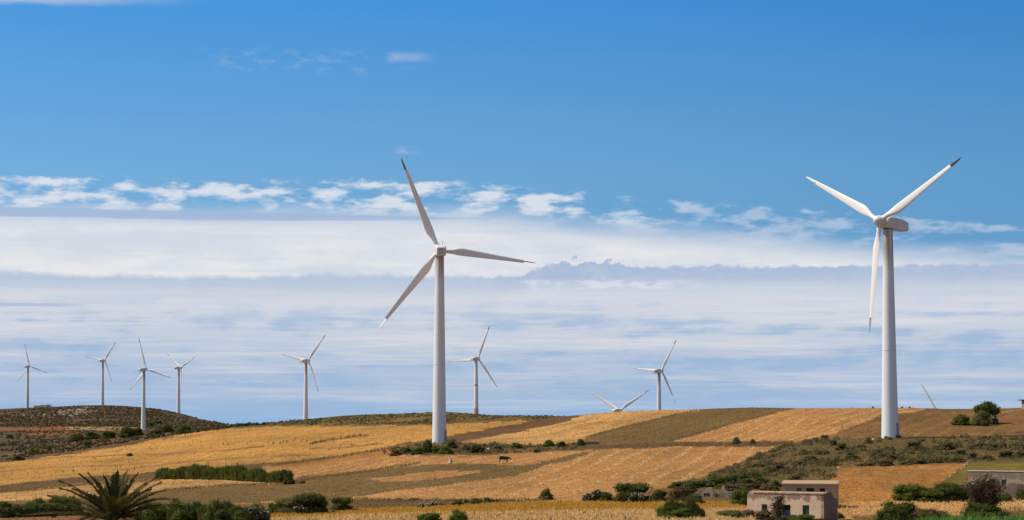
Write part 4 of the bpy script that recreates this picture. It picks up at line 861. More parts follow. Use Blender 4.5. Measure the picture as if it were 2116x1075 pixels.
# ------------------------------------------------------------------ shrubs and trees
T_ = 'dense'
def S(*a, **k): return shrub(*a, **k)
gb_ = 'dark bushes in a row at the foot of the left hill'
S(158, 912, 34, 17, 'dark bush at the left end of the row below the left hill', group=gb_)
S(190, 908, 36, 18, 'second dark bush from the left in the row below the left hill', group=gb_)
S(222, 907, 34, 18, 'dark bush midway along the row below the left hill', group=gb_)
S(262, 904, 36, 23, 'tall dark bush just left of the turbine foot below the left hill', group=gb_)
S(283, 901, 26, 18, 'dark bush touching the left side of the turbine foot below the left hill', group=gb_)
S(322, 898, 30, 14, 'dark bush just right of the turbine foot below the left hill', 'dense2', 'olive', group=gb_)
S(345, 894, 34, 17, 'dark bush between the turbine and the right end of the row below the left hill', group=gb_)
S(381, 896, 34, 20, 'large dark bush at the right end of the row below the left hill', group=gb_)
S(180, 926, 17, 15, 'small round dark bush standing alone below the row on the left slope', 'dense2')
S(102, 932, 11, 11, 'small dark bush alone on the red earth of the left slope', 'dense2')
S(72, 938, 22, 11, 'bright green low bush on the left slope above the golden field', 'low', 'green'); S(20, 906, 16, 10, 'dark bush near the left edge under the hill', 'dense2')
S(40, 952, 26, 12, 'dark low bush at the left end of the golden field edge', 'low', 'dark'); S(268, 943, 13, 7, 'small bush alone in the golden field on the left', 'low')
for px, lb in ((310, 'left'), (328, 'right')): S(px, 880-(px > 320)*4, 16, 8, 'low green bush on the right shoulder of the left hill, the %s one of two' % lb, 'low', 'green')
for px, py in ((498, 879), (508, 879), (530, 877.5), (545, 877)): S(px, py+1.5, 13, 6, 'low dark bush on the skyline in the dip between hill and ridge', 'low', group='skyline bushes in the dip')
gl = 'bushes around the foot of the middle turbine'
S(884, 935, 27, 28, 'tall dark bush at the left foot of the middle turbine', 'dense', group=gl); S(933, 926, 22, 22, 'dark bush at the right foot of the middle turbine', 'dense2', 'olive', group=gl)
S(921, 938, 30, 20, 'broad green bush below the foot of the middle turbine', 'dense2', 'green', group=gl); S(902, 936, 22, 16, 'low bush in front of the middle turbine tower', 'low', 'olive', group=gl)
S(860, 939, 24, 16, 'dark bush left of the tall one near the middle turbine', 'low', 'dark', group=gl); S(818, 941, 26, 12, 'grey brown bush at the left end of the hedge by the middle turbine', 'low', 'brown', group=gl)
S(838, 936, 30, 12, 'olive bush between the left end and the dark bush by the middle turbine', 'low', 'olive', group=gl)
S(965, 931, 24, 13, 'brownish bush first to the right of the middle turbine bushes', 'low', 'brown', group=gl); S(985, 936, 34, 16, 'dark green bush a little right of the middle turbine', 'low', 'dark', group=gl)
S(1028, 931, 26, 12, 'grey bush with dry stems right of the middle turbine', 'low', 'scrub', group=gl); S(1066, 927, 28, 12, 'green bush halfway between the middle turbine and the round pair', 'low', 'green', group=gl)
S(1135, 923, 24, 17, 'dark round bush, left one of the pair on the strip right of the cow', 'dense2'); S(1160, 924, 22, 12, 'dark low bush, right one of the pair on the strip right of the cow', 'low', 'dark')
S(1109, 935, 18, 8, 'low green bush on the strip edge above the cow', 'low', 'green'); S(1201, 921, 17, 17, 'round dark bush at the left corner of the olive brown field', 'dense2', 'dark')
S(1522, 918, 17, 18, 'larger of two round bushes below the olive brown field', 'dense2', 'olive'); S(1556, 918, 12, 13, 'smaller of two round bushes below the olive brown field', 'dense2', 'dark')
# reed hedge in the middle left
gr = 'green reeds of the hedge in the golden field'
def reed_proto(n=260, h=1.0, w_=.05):
    ra_ = .5*np.sqrt(rng.random(n)); th_ = rng.random(n)*6.283; P = np.stack([ra_*np.cos(th_), ra_*np.sin(th_), np.zeros(n)], 1); V_, F, t = blades(P, rng.uniform(.40, 1.05, n)*h*(1.05 - 1.5*ra_**2), w_, 5, .30, .5); P2 = P.copy(); P2[:, 2] = rng.uniform(.25, .7, n)*(1.05 - 2*ra_**2); V2, F2, t2 = blades(P2, np.full(n, .28), w_*.9, 5, 1.1, .6)
    me = npmesh('reeds', np.concatenate([V_, V2]), np.concatenate([F, F2+len(V_)]), col=np.concatenate([t, t2])); me.materials.append(m_leaf['reed']); return me
RP = [reed_proto() for _ in range(4)]
def reed(px, py, wpx, hpx, label, group=None, D=None, kind=None):
    p = hit(px, py) if D is None else bear(px, D)
    s = math.hypot(p.x, p.y)/FPX; me = random.choice(RP); o_ = link('reed_clump', me); o_.location = p; o_.scale = (wpx*s, wpx*s*.8, hpx*s); o_.rotation_euler = (0, 0, random.choice((0, math.pi))); tag(o_, label, 'reeds', group)
for q in range(13):
    px = 342 + q*19.3 + random.uniform(-4, 4); py = 989.5 + max(0, q-6)*1.35; reed(px, py, 32, random.uniform(20, 36), 'upright green reeds in the hedge standing in the golden field', gr)
    S(px + 6, py+1.0, random.uniform(18, 30), random.uniform(10, 19), 'dark leafy undergrowth along the foot of the reed hedge', 'dense2', 'dark', group='undergrowth of the reed hedge')
S(597, 1001, 26, 32, 'tall dark bush ending the right side of the reed hedge', 'dense', 'dark'); reed(588, 998, 20, 32, 'tall reeds beside the dark bush at the right end of the hedge')
S(624, 999, 16, 6, 'small dry brown bush right of the reed hedge', 'low2', 'brown')
# hedge at the bottom left
gh = 'reeds and leafy bushes of the hedge at the bottom left'
for q in range(10):
    px = -8 + q*17.5; py = 1068 - q*.6; reed(px, py, 28, random.uniform(24, 42), 'green reeds at the bottom left behind the palm', gh)
    S(px+7, py+2, 30, random.uniform(20, 30), 'dark bush filling the bottom left hedge behind the palm', 'dense', random.choice(('dark', 'olive', 'dark')), group='dark bushes of the bottom left hedge')
for q in range(12):
    px = 300 + q*21; py = 1076 - (q % 3); reed(px, py, 30, random.uniform(28, 50), 'green reeds at the bottom right of the palm', 'reeds right of the palm')
    S(px+9, py+1, 36, random.uniform(22, 34), 'leafy bush among the reeds right of the palm', 'dense2', random.choice(('green', 'olive', 'dark')), group='leafy bushes right of the palm')
S(462, 1080, 40, 30, 'dark rounded bush at the bottom edge left of the cactus', 'dense', 'dark'); S(433, 1082, 18, 44, 'bright green bush at the bottom edge right of the palm', 'loose', 'green')
tree(596, 1062, 62, 38, 'broad tree with a wide dark crown, left one of the bottom left pair', 'tree2', 'olive'); tree(636, 1062, 78, 43, 'largest round dark tree beside the hedge at the bottom left', 'tree', 'dark')
S(663, 1061, 32, 34, 'dark bush leaning on the right side of the largest round tree', 'tree2', 'olive')
tree(705, 1056, 46, 30, 'separate dark tree right of the bottom left trees', 'tree', 'dark'); S(565, 1062, 34, 26, 'green bush left of the broad dark tree', 'dense', 'green'); S(690, 1058, 24, 16, 'olive bush between the round tree and the separate tree', 'dense2', 'olive')
S(783, 1052, 15, 6, 'tiny dark bush with pale spots on the brown strip', 'low2', 'dark')
# bushes along the yellow field
S(947, 1046, 25, 17, 'round dark bush on the upper edge of the yellow field', 'dense2', 'dark'); S(984, 1042, 34, 13, 'low green bush right of the round one on the yellow field edge', 'low', 'green'); S(968, 1041, 22, 11, 'grey dry bush joining the low green bush on the yellow field edge', 'low', 'scrub')
S(1008, 1038, 17, 12, 'dark twiggy bush with a pale gap on the stubble edge', 'loose', 'scrub'); S(1021, 1038, 20, 8, 'faint grey bush trailing right of the twiggy one', 'low2', 'brown'); S(912, 1047, 14, 10, 'small grey green bush right of the cactus patches', 'low', 'olive')
S(886, 1082, 50, 26, 'rounded green bush cut by the bottom edge, left one of two', 'tree', 'green'); S(946, 1082, 42, 31, 'rounded green bush cut by the bottom edge, right one of two', 'tree2', 'green')
S(1128, 1033, 31, 27, 'round olive bush alone at the lower edge of the stubble', 'dense', 'olive'); S(855, 1034, 24, 6, 'low weed bush on the stubble edge left', 'low2', 'scrub'); S(825, 1034, 18, 6, 'low weed bush farther left on the stubble edge', 'low2', 'scrub')
# hedge right of centre
tree(1304, 1038, 78, 42, 'big dark tree with a spreading crown at the lower edge of the stubble', 'tree', 'dark'); S(1252, 1036, 30, 22, 'dark green bush between the cactus and the big dark tree', 'dense', 'dark')
S(1361, 1037, 38, 28, 'round dark green tree like bush right of the big dark tree', 'tree2', 'dark'); S(1283, 1037, 28, 14, 'low bush under the left side of the big dark tree', 'low', 'olive')
S(1408, 1037, 62, 34, 'large brownish olive bush left of the ruined gable', 'tree2', 'brown'); S(1392, 1034, 24, 26, 'small grey bush at the left of the large brownish one', 'loose', 'scrub'); S(1437, 1042, 42, 22, 'olive bush under the ruined gable at its left', 'tree2', 'olive')
S(1529, 1046, 36, 40, 'green willow like bush between the ruin and the peeling farmhouse', 'tree', 'green'); S(1544, 1044, 18, 30, 'narrow dark bush against the left corner of the peeling farmhouse', 'dense', 'dark')
gd = 'dark green bushes in a band above the ruin'
for px, py, a_, b_ in ((1400,1008,40,14),(1425,1008,44,18),(1452,1006,46,20),(1480,1003,46,22),(1508,1000,46,22),(1534,996,42,22),(1558,990,36,20),(1420,1016,40,20),(1500,1010,44,16),(1545,1004,50,18),(1575,998,40,14)):
    S(px, py, a_, b_, 'dark green bush in the dense band above the ruined house', random.choice(('dense', 'dense2')), random.choice(('dark', 'dark', 'olive')), group=gd)
for px, py, a_, b_, kd in ((1520,1014,60,16,'brown'),(1560,1010,46,16,'brown'),(1590,1012,40,18,'brown'),(1600,1006,36,16,'olive')): S(px, py, a_, b_, 'reddish brown dry bush between the dark band and the farmhouses', 'dense2', kd, group='reddish brown bushes left of the farther farmhouse')
S(1604, 1014, 14, 12, 'dark small bush touching the left wall of the farther farmhouse', 'low')
# right hand hill
S(1988, 879, 40, 24, 'round dark bush, left one of the cluster high on the right hill', 'dense', 'dark'); S(2027, 880, 36, 33, 'round dark bush in front of the domed tree on the right hill', 'tree2', 'olive')
tree(2038, 876, 52, 44, 'domed dark tree on the skyline at the right', 'dome', 'dark'); S(2052, 877, 20, 16, 'low reddish bush right of the domed tree', 'low', 'brown')
spec = [(1616,972,38,14),(1640,992,30,12),(1702,938,26,11),(1738,930,24,15),(1722,921,18,13),(1704,911,18,14),(1686,912,16,9),(1675,952,40,11),(1720,962,36,10),(1762,950,34,13),(1790,962,40,10),(1757,943,20,10),(1810,938,28,12),(1822,946,20,10),(1832,962,34,12),(1850,950,34,12),(1870,960,30,10),
        (1890,929,42,20),(1951,925,34,21),(1960,930,30,18),(1924,935,14,6),(1935,955,50,14),(1900,958,30,10),(1975,955,34,11),(2010,948,22,13),(2040,950,30,10),(2048,928,38,14),(2018,928,34,15),(2074,926,16,12),(2080,945,34,14),(2041,908,28,8),(2105,925,26,14),(2108,945,30,14),(1905,912,22,5),(1857,906,14,8),(1836,909,20,9),(1795,916,20,9),(1650,962,34,10),(1590,975,40,12),(1566,966,36,9),(1985,940,30,11),(1780,925,26,8)]
for px, py, a_, b_ in spec: S(px, py, a_, b_, 'low rounded bush among the scrub on the right hillside', random.choice(('low', 'low2', 'dense2')), random.choice(('dark', 'olive', 'scrub', 'scrub', 'brown')), group='rounded bushes scattered over the right hillside')
for px, lb in ((1804, 'left'), (1864, 'middle'), (1880, 'right')): S(px, 843.6, 5, 4, 'tiny dark tuft on the right skyline, the %s one of three by the turbine tower' % lb, 'low2', 'dark')
# bushes and trees bottom right
for px, py, a_, b_, lb in ((1880,1034,66,38,'dark green bush at the left end of the upper bottom right thicket'),(1925,1036,70,32,'low middle bush of the upper bottom right thicket'),(1962,1035,62,42,'tall dark bush at the right end of the upper bottom right thicket'),(1990,1034,40,28,'dark bush between the thicket and the brown tree')): S(px, py, a_, b_, lb, 'tree', 'green' if px < 1900 else 'dark')
for px, py, a_, b_, kd, lb in ((1842,1082,70,48,'dark','dark green bush at the bottom left of the right thicket'),(1880,1078,64,44,'dark','dark green bush in the centre of the lower right thicket'),(1915,1082,60,38,'brown','brownish bush in the lower right thicket'),(1945,1080,44,30,'olive','olive bush ending the lower right thicket')): S(px, py, a_, b_, lb, 'tree2', kd)
def twiggy(px, py, wpx, hpx, label):
    p = hit(px, py) if py < 1075 else bear(px, 262); s = math.hypot(p.x, p.y)/FPX; r = empty('bare_tree', p); W_, H = wpx*s, hpx*s
    m_ = MB(); Pt = []
    for q in range(46):
        a_ = random.random()*6.28; sp_ = random.uniform(.1, 1); tx = math.cos(a_)*W_*.42*sp_; ty = math.sin(a_)*W_*.42*sp_; hz = H*random.uniform(.72, 1.0)*(1-.22*sp_); m1 = Vector((tx*.45, ty*.45, hz*.42)); e = Vector((tx, ty, hz)); m_.tube([(tx*.05, ty*.05, -.2), m1, e], [W_*.012, W_*.008, W_*.003], 5)
        for k_ in range(10):
            b0 = m1.lerp(e, random.random()); e2 = b0 + Vector((random.gauss(0, .09)*W_, random.gauss(0, .09)*W_, abs(random.gauss(.10, .05))*H)); m_.tube([b0, e2], [W_*.004, W_*.0018], 4); Pt.append(b0.lerp(e2, random.random())[:]); Pt.append(e2[:])
    link('branches', m_.mesh('branches'), m_bark, r); Pt = np.array(Pt); c = Pt.repeat(6, 0) + rng.normal(size=(len(Pt)*6, 3))*W_*.045; c[:, 2] = np.maximum(c[:, 2], .05); n = unit(len(c)); V4, F, t = quads(c, n, .13*rng.uniform(.6, 1.3, len(c)), 2.0)
    link('leaves', npmesh('leaves', V4, F, col=t), m_leaf['brown'], r); c = link('undergrowth', coloured(PROTO['tree2'][0], 'dark'), None, r); c.scale = (W_*.95, W_*.9, H*.66); tag(r, label, 'tree'); return r
twiggy(2032, 1073, 92, 84, 'large dark brown tree with bare upright twigs in front of the right farmhouse')
S(2077, 1037, 32, 20, 'round dark bush under the pale block work pillar', 'dense', 'dark'); S(2112, 1034, 24, 26, 'dark green bush at the right edge by the stone wall', 'dense', 'dark'); S(2098, 1000, 42, 20, 'green creeper bush covering the right farmhouse wall', 'tree', 'green', D=320)
S(2055, 1074, 70, 20, 'low olive bush in front of the brown tree', 'tree2', 'olive')
S(1735, 1080, 18, 14, 'small dark bush behind the right corner of the peeling farmhouse', 'dense', 'dark', D=279)
S(1657, 1088, 60, 20, 'low green bush in front of the blue door', 'tree2', 'green', D=266); S(1630, 1084, 40, 18, 'olive bush just below the blue door', 'tree2', 'olive', D=267); S(1690, 1086, 40, 12, 'dry brown bush under the right window', 'low', 'brown', D=266)
S(1508, 1084, 60, 22, 'low green bush left of the peeling farmhouse', 'tree2', 'olive', D=262); S(1548, 1086, 30, 22, 'dark twiggy bush below the left corner of the peeling farmhouse', 'loose', 'brown', D=266); S(1580, 1088, 44, 24, 'dark purplish bush below the left window', 'loose', 'brown', D=265)
# foreground yucca thicket at 1360-1480
fr = bear(1410, 250); S(1402, 1090, 78, 32, 'dark leafy bush at the bottom edge left of centre right', 'tree2', 'green', D=256); S(1438, 1088, 36, 20, 'olive bush at the bottom edge below the ruin', 'tree', 'olive', D=257); S(1424, 1086, 24, 52, 'tall dark bush sticking up in front of the ruin', 'loose', 'dark', D=258); S(1372, 1088, 36, 30, 'small leaning bush at the left of the bottom thicket', 'loose', 'green', D=257)
for q in range(9): reed(1368 + q*10, 1088, 13, random.uniform(30, 54) - abs(q-5)*2.5, 'upright grey green stems rising from the bottom thicket below the ruin', 'stems in the bottom thicket', D=256)
# dead trunk leaning before the peeling farmhouse
p = bear(1606, 268); r = empty('dead_tree', p); s = 268/FPX
link('trunk', MB().tube([(-.15, 0, -.3), (-.05, 0, 1.2), (.12, 0, 2.1), (.3, 0, 2.7)], [.62, .48, .3, .1], 10).tube([(0, 0, 1.2), (-.45, 0, 1.6), (-.5, 0, 2.0)], [.25, .14, .05], 8).tube([(.1, 0, 1.8), (.5, .1, 2.4), (.62, .1, 3.0)], [.16, .09, .03], 8).mesh('trunk', True), m_bark, r)
P = rng.normal(size=(900, 3))*np.array([.35, .3, .75]) + np.array([.0, -.1, 1.2]); P[:, 2] = np.maximum(P[:, 2], 0); V4, F, t = quads(P, unit(900), .14, 2.2); link('dry_leaves', npmesh('dry_leaves', V4, F, col=t), m_leaf['brown'], r); tag(r, 'brown dead trunk with dry leaves leaning beside the blue door', 'tree')

# ------------------------------------------------------------------ prickly pears
def pear(px, py, wpx, hpx, label, D=None, n=60):
    p = hit(px, py) if D is None else bear(px, D); s = math.hypot(p.x, p.y)/FPX; W_, H = wpx*s, hpx*s; b = bmesh.new(); fruits = []
    for q in range(n):
        x = random.uniform(-.45, .45)*W_; y = random.uniform(-.3, .3)*W_; z = random.random()**.8*H*.85*(1-.7*abs(x/W_)); a_ = random.random()*3.14; M_ = Matrix.Translation((x, y, z)) @ Euler((random.gauss(0, .45), random.gauss(0, .45), a_)).to_matrix().to_4x4() @ Matrix.Diagonal((.20, .045, .30, 1)); bmesh.ops.create_icosphere(b, subdivisions=2, radius=1, matrix=M_)
        top = M_ @ Vector((random.uniform(-.5, .5), 0, .95)); fruits.append(top)
    for v in fruits:
        if random.random() < .55:
            g0 = bmesh.ops.create_icosphere(b, subdivisions=2, radius=1, matrix=Matrix.Translation(v) @ Matrix.Diagonal((.06, .06, .09, 1)))
            for f_ in {f for q_ in g0['verts'] for f in q_.link_faces}: f_.material_index = 1
    me = bpy.data.meshes.new('prickly_pear'); [setattr(f_, 'smooth', True) for f_ in b.faces]; b.to_mesh(me); b.free(); ca = me.color_attributes.new('tone', 'FLOAT_COLOR', 'POINT'); k_ = len(IV); t = np.repeat(rng.random(len(me.vertices)//k_ + 1), k_)[:len(me.vertices)]; c = np.ones((len(me.vertices), 4), np.float32); c[:, :3] = t[:, None]; ca.data.foreach_set('color', c.ravel())
    me.materials.append(m_leaf['pear']); me.materials.append(m_flower); r = link('prickly_pear', me, None, None, p); tag(r, label, 'cactus')
m_flower = mat('pale_cactus_flowers', (.55, .40, .30), .8)
pear(1216, 1036, 26, 16, 'prickly pear, leftmost of the cactuses left of the big dark tree'); pear(1236, 1035, 26, 25, 'taller prickly pear just left of the big dark tree', n=90); pear(1318, 1040, 44, 22, 'prickly pear with pale flowers under the right side of the big dark tree', n=110)
pear(876, 1050, 24, 9, 'prickly pear patch, left one above the rounded bottom bushes', n=50); pear(893, 1049, 22, 10, 'prickly pear patch, right one above the rounded bottom bushes', n=50)
pear(528, 1076, 62, 30, 'large prickly pear with pale flowers at the bottom edge right of the palm', n=170); pear(2056, 878, 16, 20, 'pale prickly pear beside the domed tree on the right hill', n=60); pear(620, 1064, 30, 18, 'prickly pear in front of the largest round tree', n=60); pear(500, 1064, 22, 12, 'small prickly pear left of the large one by the palm', n=40)

# ------------------------------------------------------------------ date palm
def palm():
    D = 88.0; cr = at(236, 1084, D); g = gz(cr.x, cr.y); r = empty('palm_tree', (cr.x, cr.y, g)); hz = cr.z - g; s = D/FPX
    tr = MB(); n = 40; tr.lathe([(.26 + .05*(k_ % 2) + .10*math.exp(-k_/4), hz*k_/n - .1) for k_ in range(n+1)], 18); link('trunk', tr.mesh('trunk', True), m_bark, r)
    st_ = MB()
    for q in range(34): a_ = q*2.4; st_.prism([(.0, 0), (.30, .28), (.26, .36), (-.02, .16)], -.05, .05) if False else st_.box((.24*math.cos(a_), .24*math.sin(a_), hz - .5 + q*.017), (.12, .12, .34))
    link('leaf_stubs', st_.mesh('leaf_stubs'), m_bark, r)
    def frond(tx, ty, tz, droop, dens=92, wid=.42):
        # rachis from crown centre: rises then arcs to the tip (tx,ty,tz)
        e = Vector((tx, ty, tz)); c1 = Vector((tx*.34, ty*.34, max(tz, .2)*.62 + droop*.55)); pts = []
        for q in range(15): t = q/14; pts.append(Vector((0, 0, .1))*(1-t)**2 + c1*2*t*(1-t) + e*t*t)
        b = MB(); b.tube(pts, [.028*(1-q/15)+.005 for q in range(15)], 5); Vs, Fs = [], []; L = []
        for k_ in range(dens):
            t = .16 + .84*k_/dens; i = min(int(t*14), 13); f_ = t*14-i; p0 = pts[i].lerp(pts[i+1], f_); tg = (pts[i+1]-pts[i]).normalized(); side = tg.cross(Vector((0, 0, 1))).normalized(); upv = side.cross(tg)
            ln = wid*(1.25*math.sin(math.pi*min(1, .25+t*.8))**.6 + .1)
            for sg in (-1, 1):
                d_ = (side*sg*random.uniform(.45, .75) + tg*random.uniform(.7, 1.0) + upv*random.uniform(.15, .6)).normalized(); tip = p0 + d_*ln*random.uniform(.8, 1.1) + Vector((0, 0, -.09)); wv = tg*.024 + upv*.009; m1 = p0.lerp(tip, .5) + Vector((0, 0, .015))
                L.append((p0-wv, p0+wv, m1+wv, m1-wv, tip))
        for a in L:
            vs = [b.b.verts.new(v) for v in a]; b.b.faces.new(vs[:4]); b.b.faces.new((vs[3], vs[2], vs[4]))
        me = bpy.data.meshes.new('frond'); b.b.to_mesh(me); nv_ = len(b.b.verts); b.b.free(); ca = me.color_attributes.new('tone', 'FLOAT_COLOR', 'POINT'); c = np.ones((nv_, 4), np.float32); base_ = random.random()*.5; c[:, :3] = np.clip(base_ + rng.random(nv_)*.4, 0, 1)[:, None]; ca.data.foreach_set('color', c.ravel())
        o_ = link('frond', me, m_leaf['palm'], r, (0, 0, hz))
    T2 = [(-70,102,.5,.1),(-95,90,-.8,.1),(-40,92,.2,.0),(-18,102,-.4,.0),(-8,104,.6,.1),(8,112,-.3,0),(20,110,.4,.05),(30,88,.7,.1),(88,86,-.3,.15),(118,52,-.5,.7),(152,36,.3,.9),(-126,58,.4,.35),(-165,20,-.3,.5),(-150,40,.8,.5),(60,70,.9,.3),(-60,60,1.0,.3),(100,30,1.1,.6),(-100,20,-1.4,.6),(45,60,-1.6,.4),(0,60,-1.9,.4),(-30,76,1.4,.3),(-52,104,.3,.05),(44,104,-.2,.0),(56,84,.2,.1),(-28,88,-.9,.0),(-84,72,.7,.15),(100,72,-.8,.2),(70,95,1.1,.0),(-110,72,1.0,.2),(14,96,1.3,.0)]
    for dx_, dy_, y_, dr in T2: frond(dx_*s*1.12, y_, dy_*s*1.02, dr, wid=.27 if dy_ > 72 else .40)
    for q in range(9): a_ = q*.7; frond(1.7*math.cos(a_), 2.4*math.sin(a_), random.uniform(-1.2, -.1), 1.1)
    tag(r, 'date palm with a ragged fan of dark fronds at the bottom left', 'palm')
palm()

# ------------------------------------------------------------------ cow and person
def skin(name, nodes, edges, m_, sub=2):
    me = bpy.data.meshes.new(name); me.from_pydata([n[0] for n in nodes], edges, []); o_ = bpy.data.objects.new(name, me); COL.objects.link(o_); sk = o_.modifiers.new('s', 'SKIN'); sb_ = o_.modifiers.new('u', 'SUBSURF'); sb_.levels = sub; sb_.render_levels = sub
    for v, n in zip(me.skin_vertices[0].data, nodes): r_ = n[1]; v.radius = r_ if isinstance(r_, tuple) else (r_, r_)
    me.skin_vertices[0].data[0].use_root = True
    dg = bpy.context.evaluated_depsgraph_get(); ev = o_.evaluated_get(dg); out = bpy.data.meshes.new_from_object(ev); out.name = name; bpy.data.objects.remove(o_); [setattr(p_, 'use_smooth', True) for p_ in out.polygons]; out.materials.clear(); out.materials.append(m_); return out
m_cow = mat('black_brown_hide', (.022, .016, .013), .7, lambda t, p: t.l.new(t.mix(t.ss(t.noise(objco(t), 2, 3, .5), .45, .65), (.018, .014, .012), (.05, .03, .02)), p.inputs['Base Color'])); m_leg = mat('brown_hide', (.10, .055, .03), .8); m_horn = mat('horn', (.45, .38, .28), .6)
p = hit(1042, 957.5); r = empty('cow', p, R(-4))
nodes = [((-.30, 0, 1.02), (.33, .36)), ((-.72, 0, 1.08), (.30, .31)), ((-.95, 0, 1.08), (.20, .24)), ((.15, 0, .98), (.35, .38)), ((.52, 0, 1.02), (.30, .35)), ((.80, 0, 1.02), (.18, .22)), ((1.02, 0, .96), (.12, .17)), ((1.18, 0, .90), (.11, .13)), ((1.38, 0, .76), (.075, .085)), ((1.46, 0, .70), (.065, .07))]
edges = [(0,1),(1,2),(0,3),(3,4),(4,5),(5,6),(6,7),(7,8),(8,9)]
def leg(x, y, zr, fwd, front):
    i = len(nodes); 
    pts = ([((x, y, .80), .15), ((x+.02, y, .50), .075), ((x+fwd*.5, y, .28), .05), ((x+fwd, y, .07), .055)] if front else [((x, y, .82), .19), ((x+.08, y, .62), .11), ((x-.10, y, .42), .06), ((x-.06+fwd*.5, y, .22), .05), ((x-.04+fwd, y, .07), .055)])
    nodes.extend(pts); edges.append((4 if front else 1, i)); edges.extend((i+k_, i+k_+1) for k_ in range(len(pts)-1))
leg(.55, .17, 0, .06, True); leg(.50, -.17, 0, -.10, True); leg(-.80, .18, 0, .0, False); leg(-.78, -.18, 0, -.14, False)
link('body', skin('body', nodes, edges, m_cow), None, r)
link('tail', MB().tube([(-1.10, 0, 1.16), (-1.18, 0, .95), (-1.19, 0, .6), (-1.17, 0, .42)], [.03, .022, .018, .035], 6).mesh('tail', True), m_cow, r)
for sg in (-1, 1):
    link('horn', MB().tube([(1.12, sg*.07, 1.0), (1.12, sg*.17, 1.04), (1.16, sg*.20, 1.13)], [.025, .02, .006], 6).mesh('horn', True), m_horn, r); link('ear', MB().ell((1.09, sg*.18, .95), (.04, .09, .035), 1).mesh('ear', True), m_cow, r)
tag(r, 'dark cow walking right with its head lowered on the stubble', 'cow')
m_white = mat('white_cloth', (.80, .74, .72), .9, lambda t, p: bump(t, p, t.noise(objco(t), 9, 3, .5), .02)); m_skin = mat('skin', (.32, .18, .12), .6); m_scarf = mat('reddish_scarf', (.22, .09, .08), .9); m_shirt = mat('dark_sleeve', (.10, .06, .06), .9)
p = hit(930, 958.5); r = empty('person', p, R(-15))
nodes = [((0, 0, .34), (.17, .19)), ((.04, 0, .55), (.15, .19)), ((.13, 0, .74), (.13, .19)), ((.19, 0, .84), (.06, .07)), ((.24, 0, .95), (.095, .10)),
         ((.02, .12, .36), (.10, .10)), ((.34, .14, .46), (.075, .08)), ((.22, .14, .10), (.05, .05)), ((.34, .14, .04), (.04, .035)), ((.02, -.12, .36), (.10, .10)), ((.34, -.14, .46), (.075, .08)), ((.22, -.14, .10), (.05, .05)), ((.34, -.14, .04), (.04, .035)),
         ((.16, .22, .72), (.06, .06)), ((.30, .26, .52), (.045, .045)), ((.48, .20, .42), (.03, .03)), ((.16, -.22, .72), (.06, .06)), ((.30, -.26, .52), (.045, .045)), ((.48, -.20, .42), (.03, .03))]
edges = [(0,1),(1,2),(2,3),(3,4),(0,5),(5,6),(6,7),(7,8),(0,9),(9,10),(10,11),(11,12),(2,13),(13,14),(14,15),(2,16),(16,17),(17,18)]
for sg, root in ((1, 15), (-1, 18)):
    for q in range(5):
        yy = .20*sg + (q-2)*.017; i = len(nodes); nodes += [((.53, yy, .405 - .004*q), .009), ((.58 - abs(q-2)*.008, yy + .004*(q-2), .39), .008), ((.61 - abs(q-2)*.012, yy, .365), .007)]; edges += [(root, i), (i, i+1), (i+1, i+2)]
link('body', skin('body', nodes, edges, m_skin, 1), None, r)
link('robe', skin('robe', [((0, 0, .28), (.26, .27)), ((.03, 0, .50), (.21, .24)), ((.12, 0, .72), (.165, .235)), ((.17, 0, .80), (.10, .12)), ((.20, .13, .44), (.13, .11)), ((.36, .14, .40), (.10, .10)), ((.20, -.13, .44), (.13, .11)), ((.36, -.14, .40), (.10, .10)), ((-.02, 0, .06), (.30, .30))], [(0,1),(1,2),(2,3),(0,4),(4,5),(0,6),(6,7),(0,8)], m_white), None, r)
link('head_scarf', MB().ell((.215, 0, .985), (.115, .112, .118), 2).mesh('head_scarf', True), m_scarf, r)
for sg in (-1, 1): link('sleeve', MB().tube([(.15, sg*.21, .75), (.30, sg*.262, .53), (.43, sg*.225, .45)], [.085, .07, .055], 10).mesh('sleeve', True), m_shirt if sg < 0 else m_white, r)
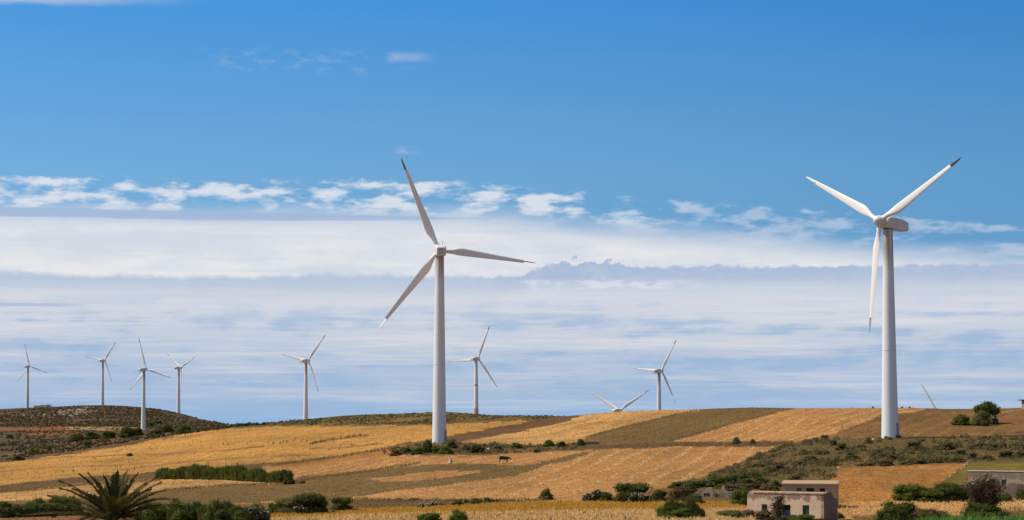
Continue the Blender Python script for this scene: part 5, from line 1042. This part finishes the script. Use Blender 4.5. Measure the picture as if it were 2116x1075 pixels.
tag(r, 'small crouching person in white with a reddish head scarf, left of the cow', 'person')

# ------------------------------------------------------------------ small things
def post(px, py, hpx, label, m_):
    p = hit(px, py); s = math.hypot(p.x, p.y)/FPX; o_ = link('marker_post', MB().box((0, 0, hpx*s/2-.1), (.10, .10, hpx*s+.2), bev=.015).box((0, 0, hpx*s), (.14, .14, .05)).mesh('marker_post'), m_); o_.location = p; tag(o_, label, 'post', 'thin marker posts on the brown strip')
post(1335, 921, 8, 'thin reddish post on the brown strip, left one of two', mat('red_post', (.30, .16, .11), .8)); post(1498, 921, 10, 'thin pale post on the brown strip near the two round bushes', mat('pale_post', (.55, .47, .42), .8))
def boulder(px, py, wpx, hpx, label, D=None, mt=None):
    p = hit(px, py); s = math.hypot(p.x, p.y)/FPX; v, f_ = rock_mesh(random.randrange(50), 3); o_ = link('boulder', npmesh('boulder', v, f_, smooth=False), mt or m_rock); o_.location = p; o_.scale = (wpx*s/2, wpx*s/2*.8, hpx*s*.8); tag(o_, label, 'rock')
m_wrock = mat('white_stone', (.74, .68, .60), .9, lambda t, p: bump(t, p, t.noise(objco(t), 3, 4, .6), .08))
boulder(1804, 909, 9, 4, 'white stone in the scrub just left of the right turbine foot', mt=m_wrock); boulder(868, 923, 6, 3, 'white stone left of the bush at the middle turbine foot', mt=m_wrock); boulder(2064, 871, 9, 3.5, 'flat white stone right of the domed tree on the right hill', mt=m_wrock)
boulder(1008, 929, 9, 3, 'pale flat stone in the scrub right of the middle turbine', mt=m_wrock); boulder(692, 1023, 8, 4, 'small pale straw heap on the brown strip left of centre', mt=m_roof)
boulder(1733, 967, 7, 3, 'pale stone at the upper left corner of the orange brown field', mt=m_wrock)
gs = 'pale stones along the boundary of the green field'
for px, py, a_, b_ in ((1999,959,7,5),(1995,964,8,5),(2004,955,6,4),(1988,971,8,4),(1973,979,9,4),(1965,986,9,4),(1952,992,8,3),(2009,953,6,4)): boulder(px, py, a_, b_, 'pale stone in the line between the orange brown and green fields'); COL.objects[-1]['group'] = gs
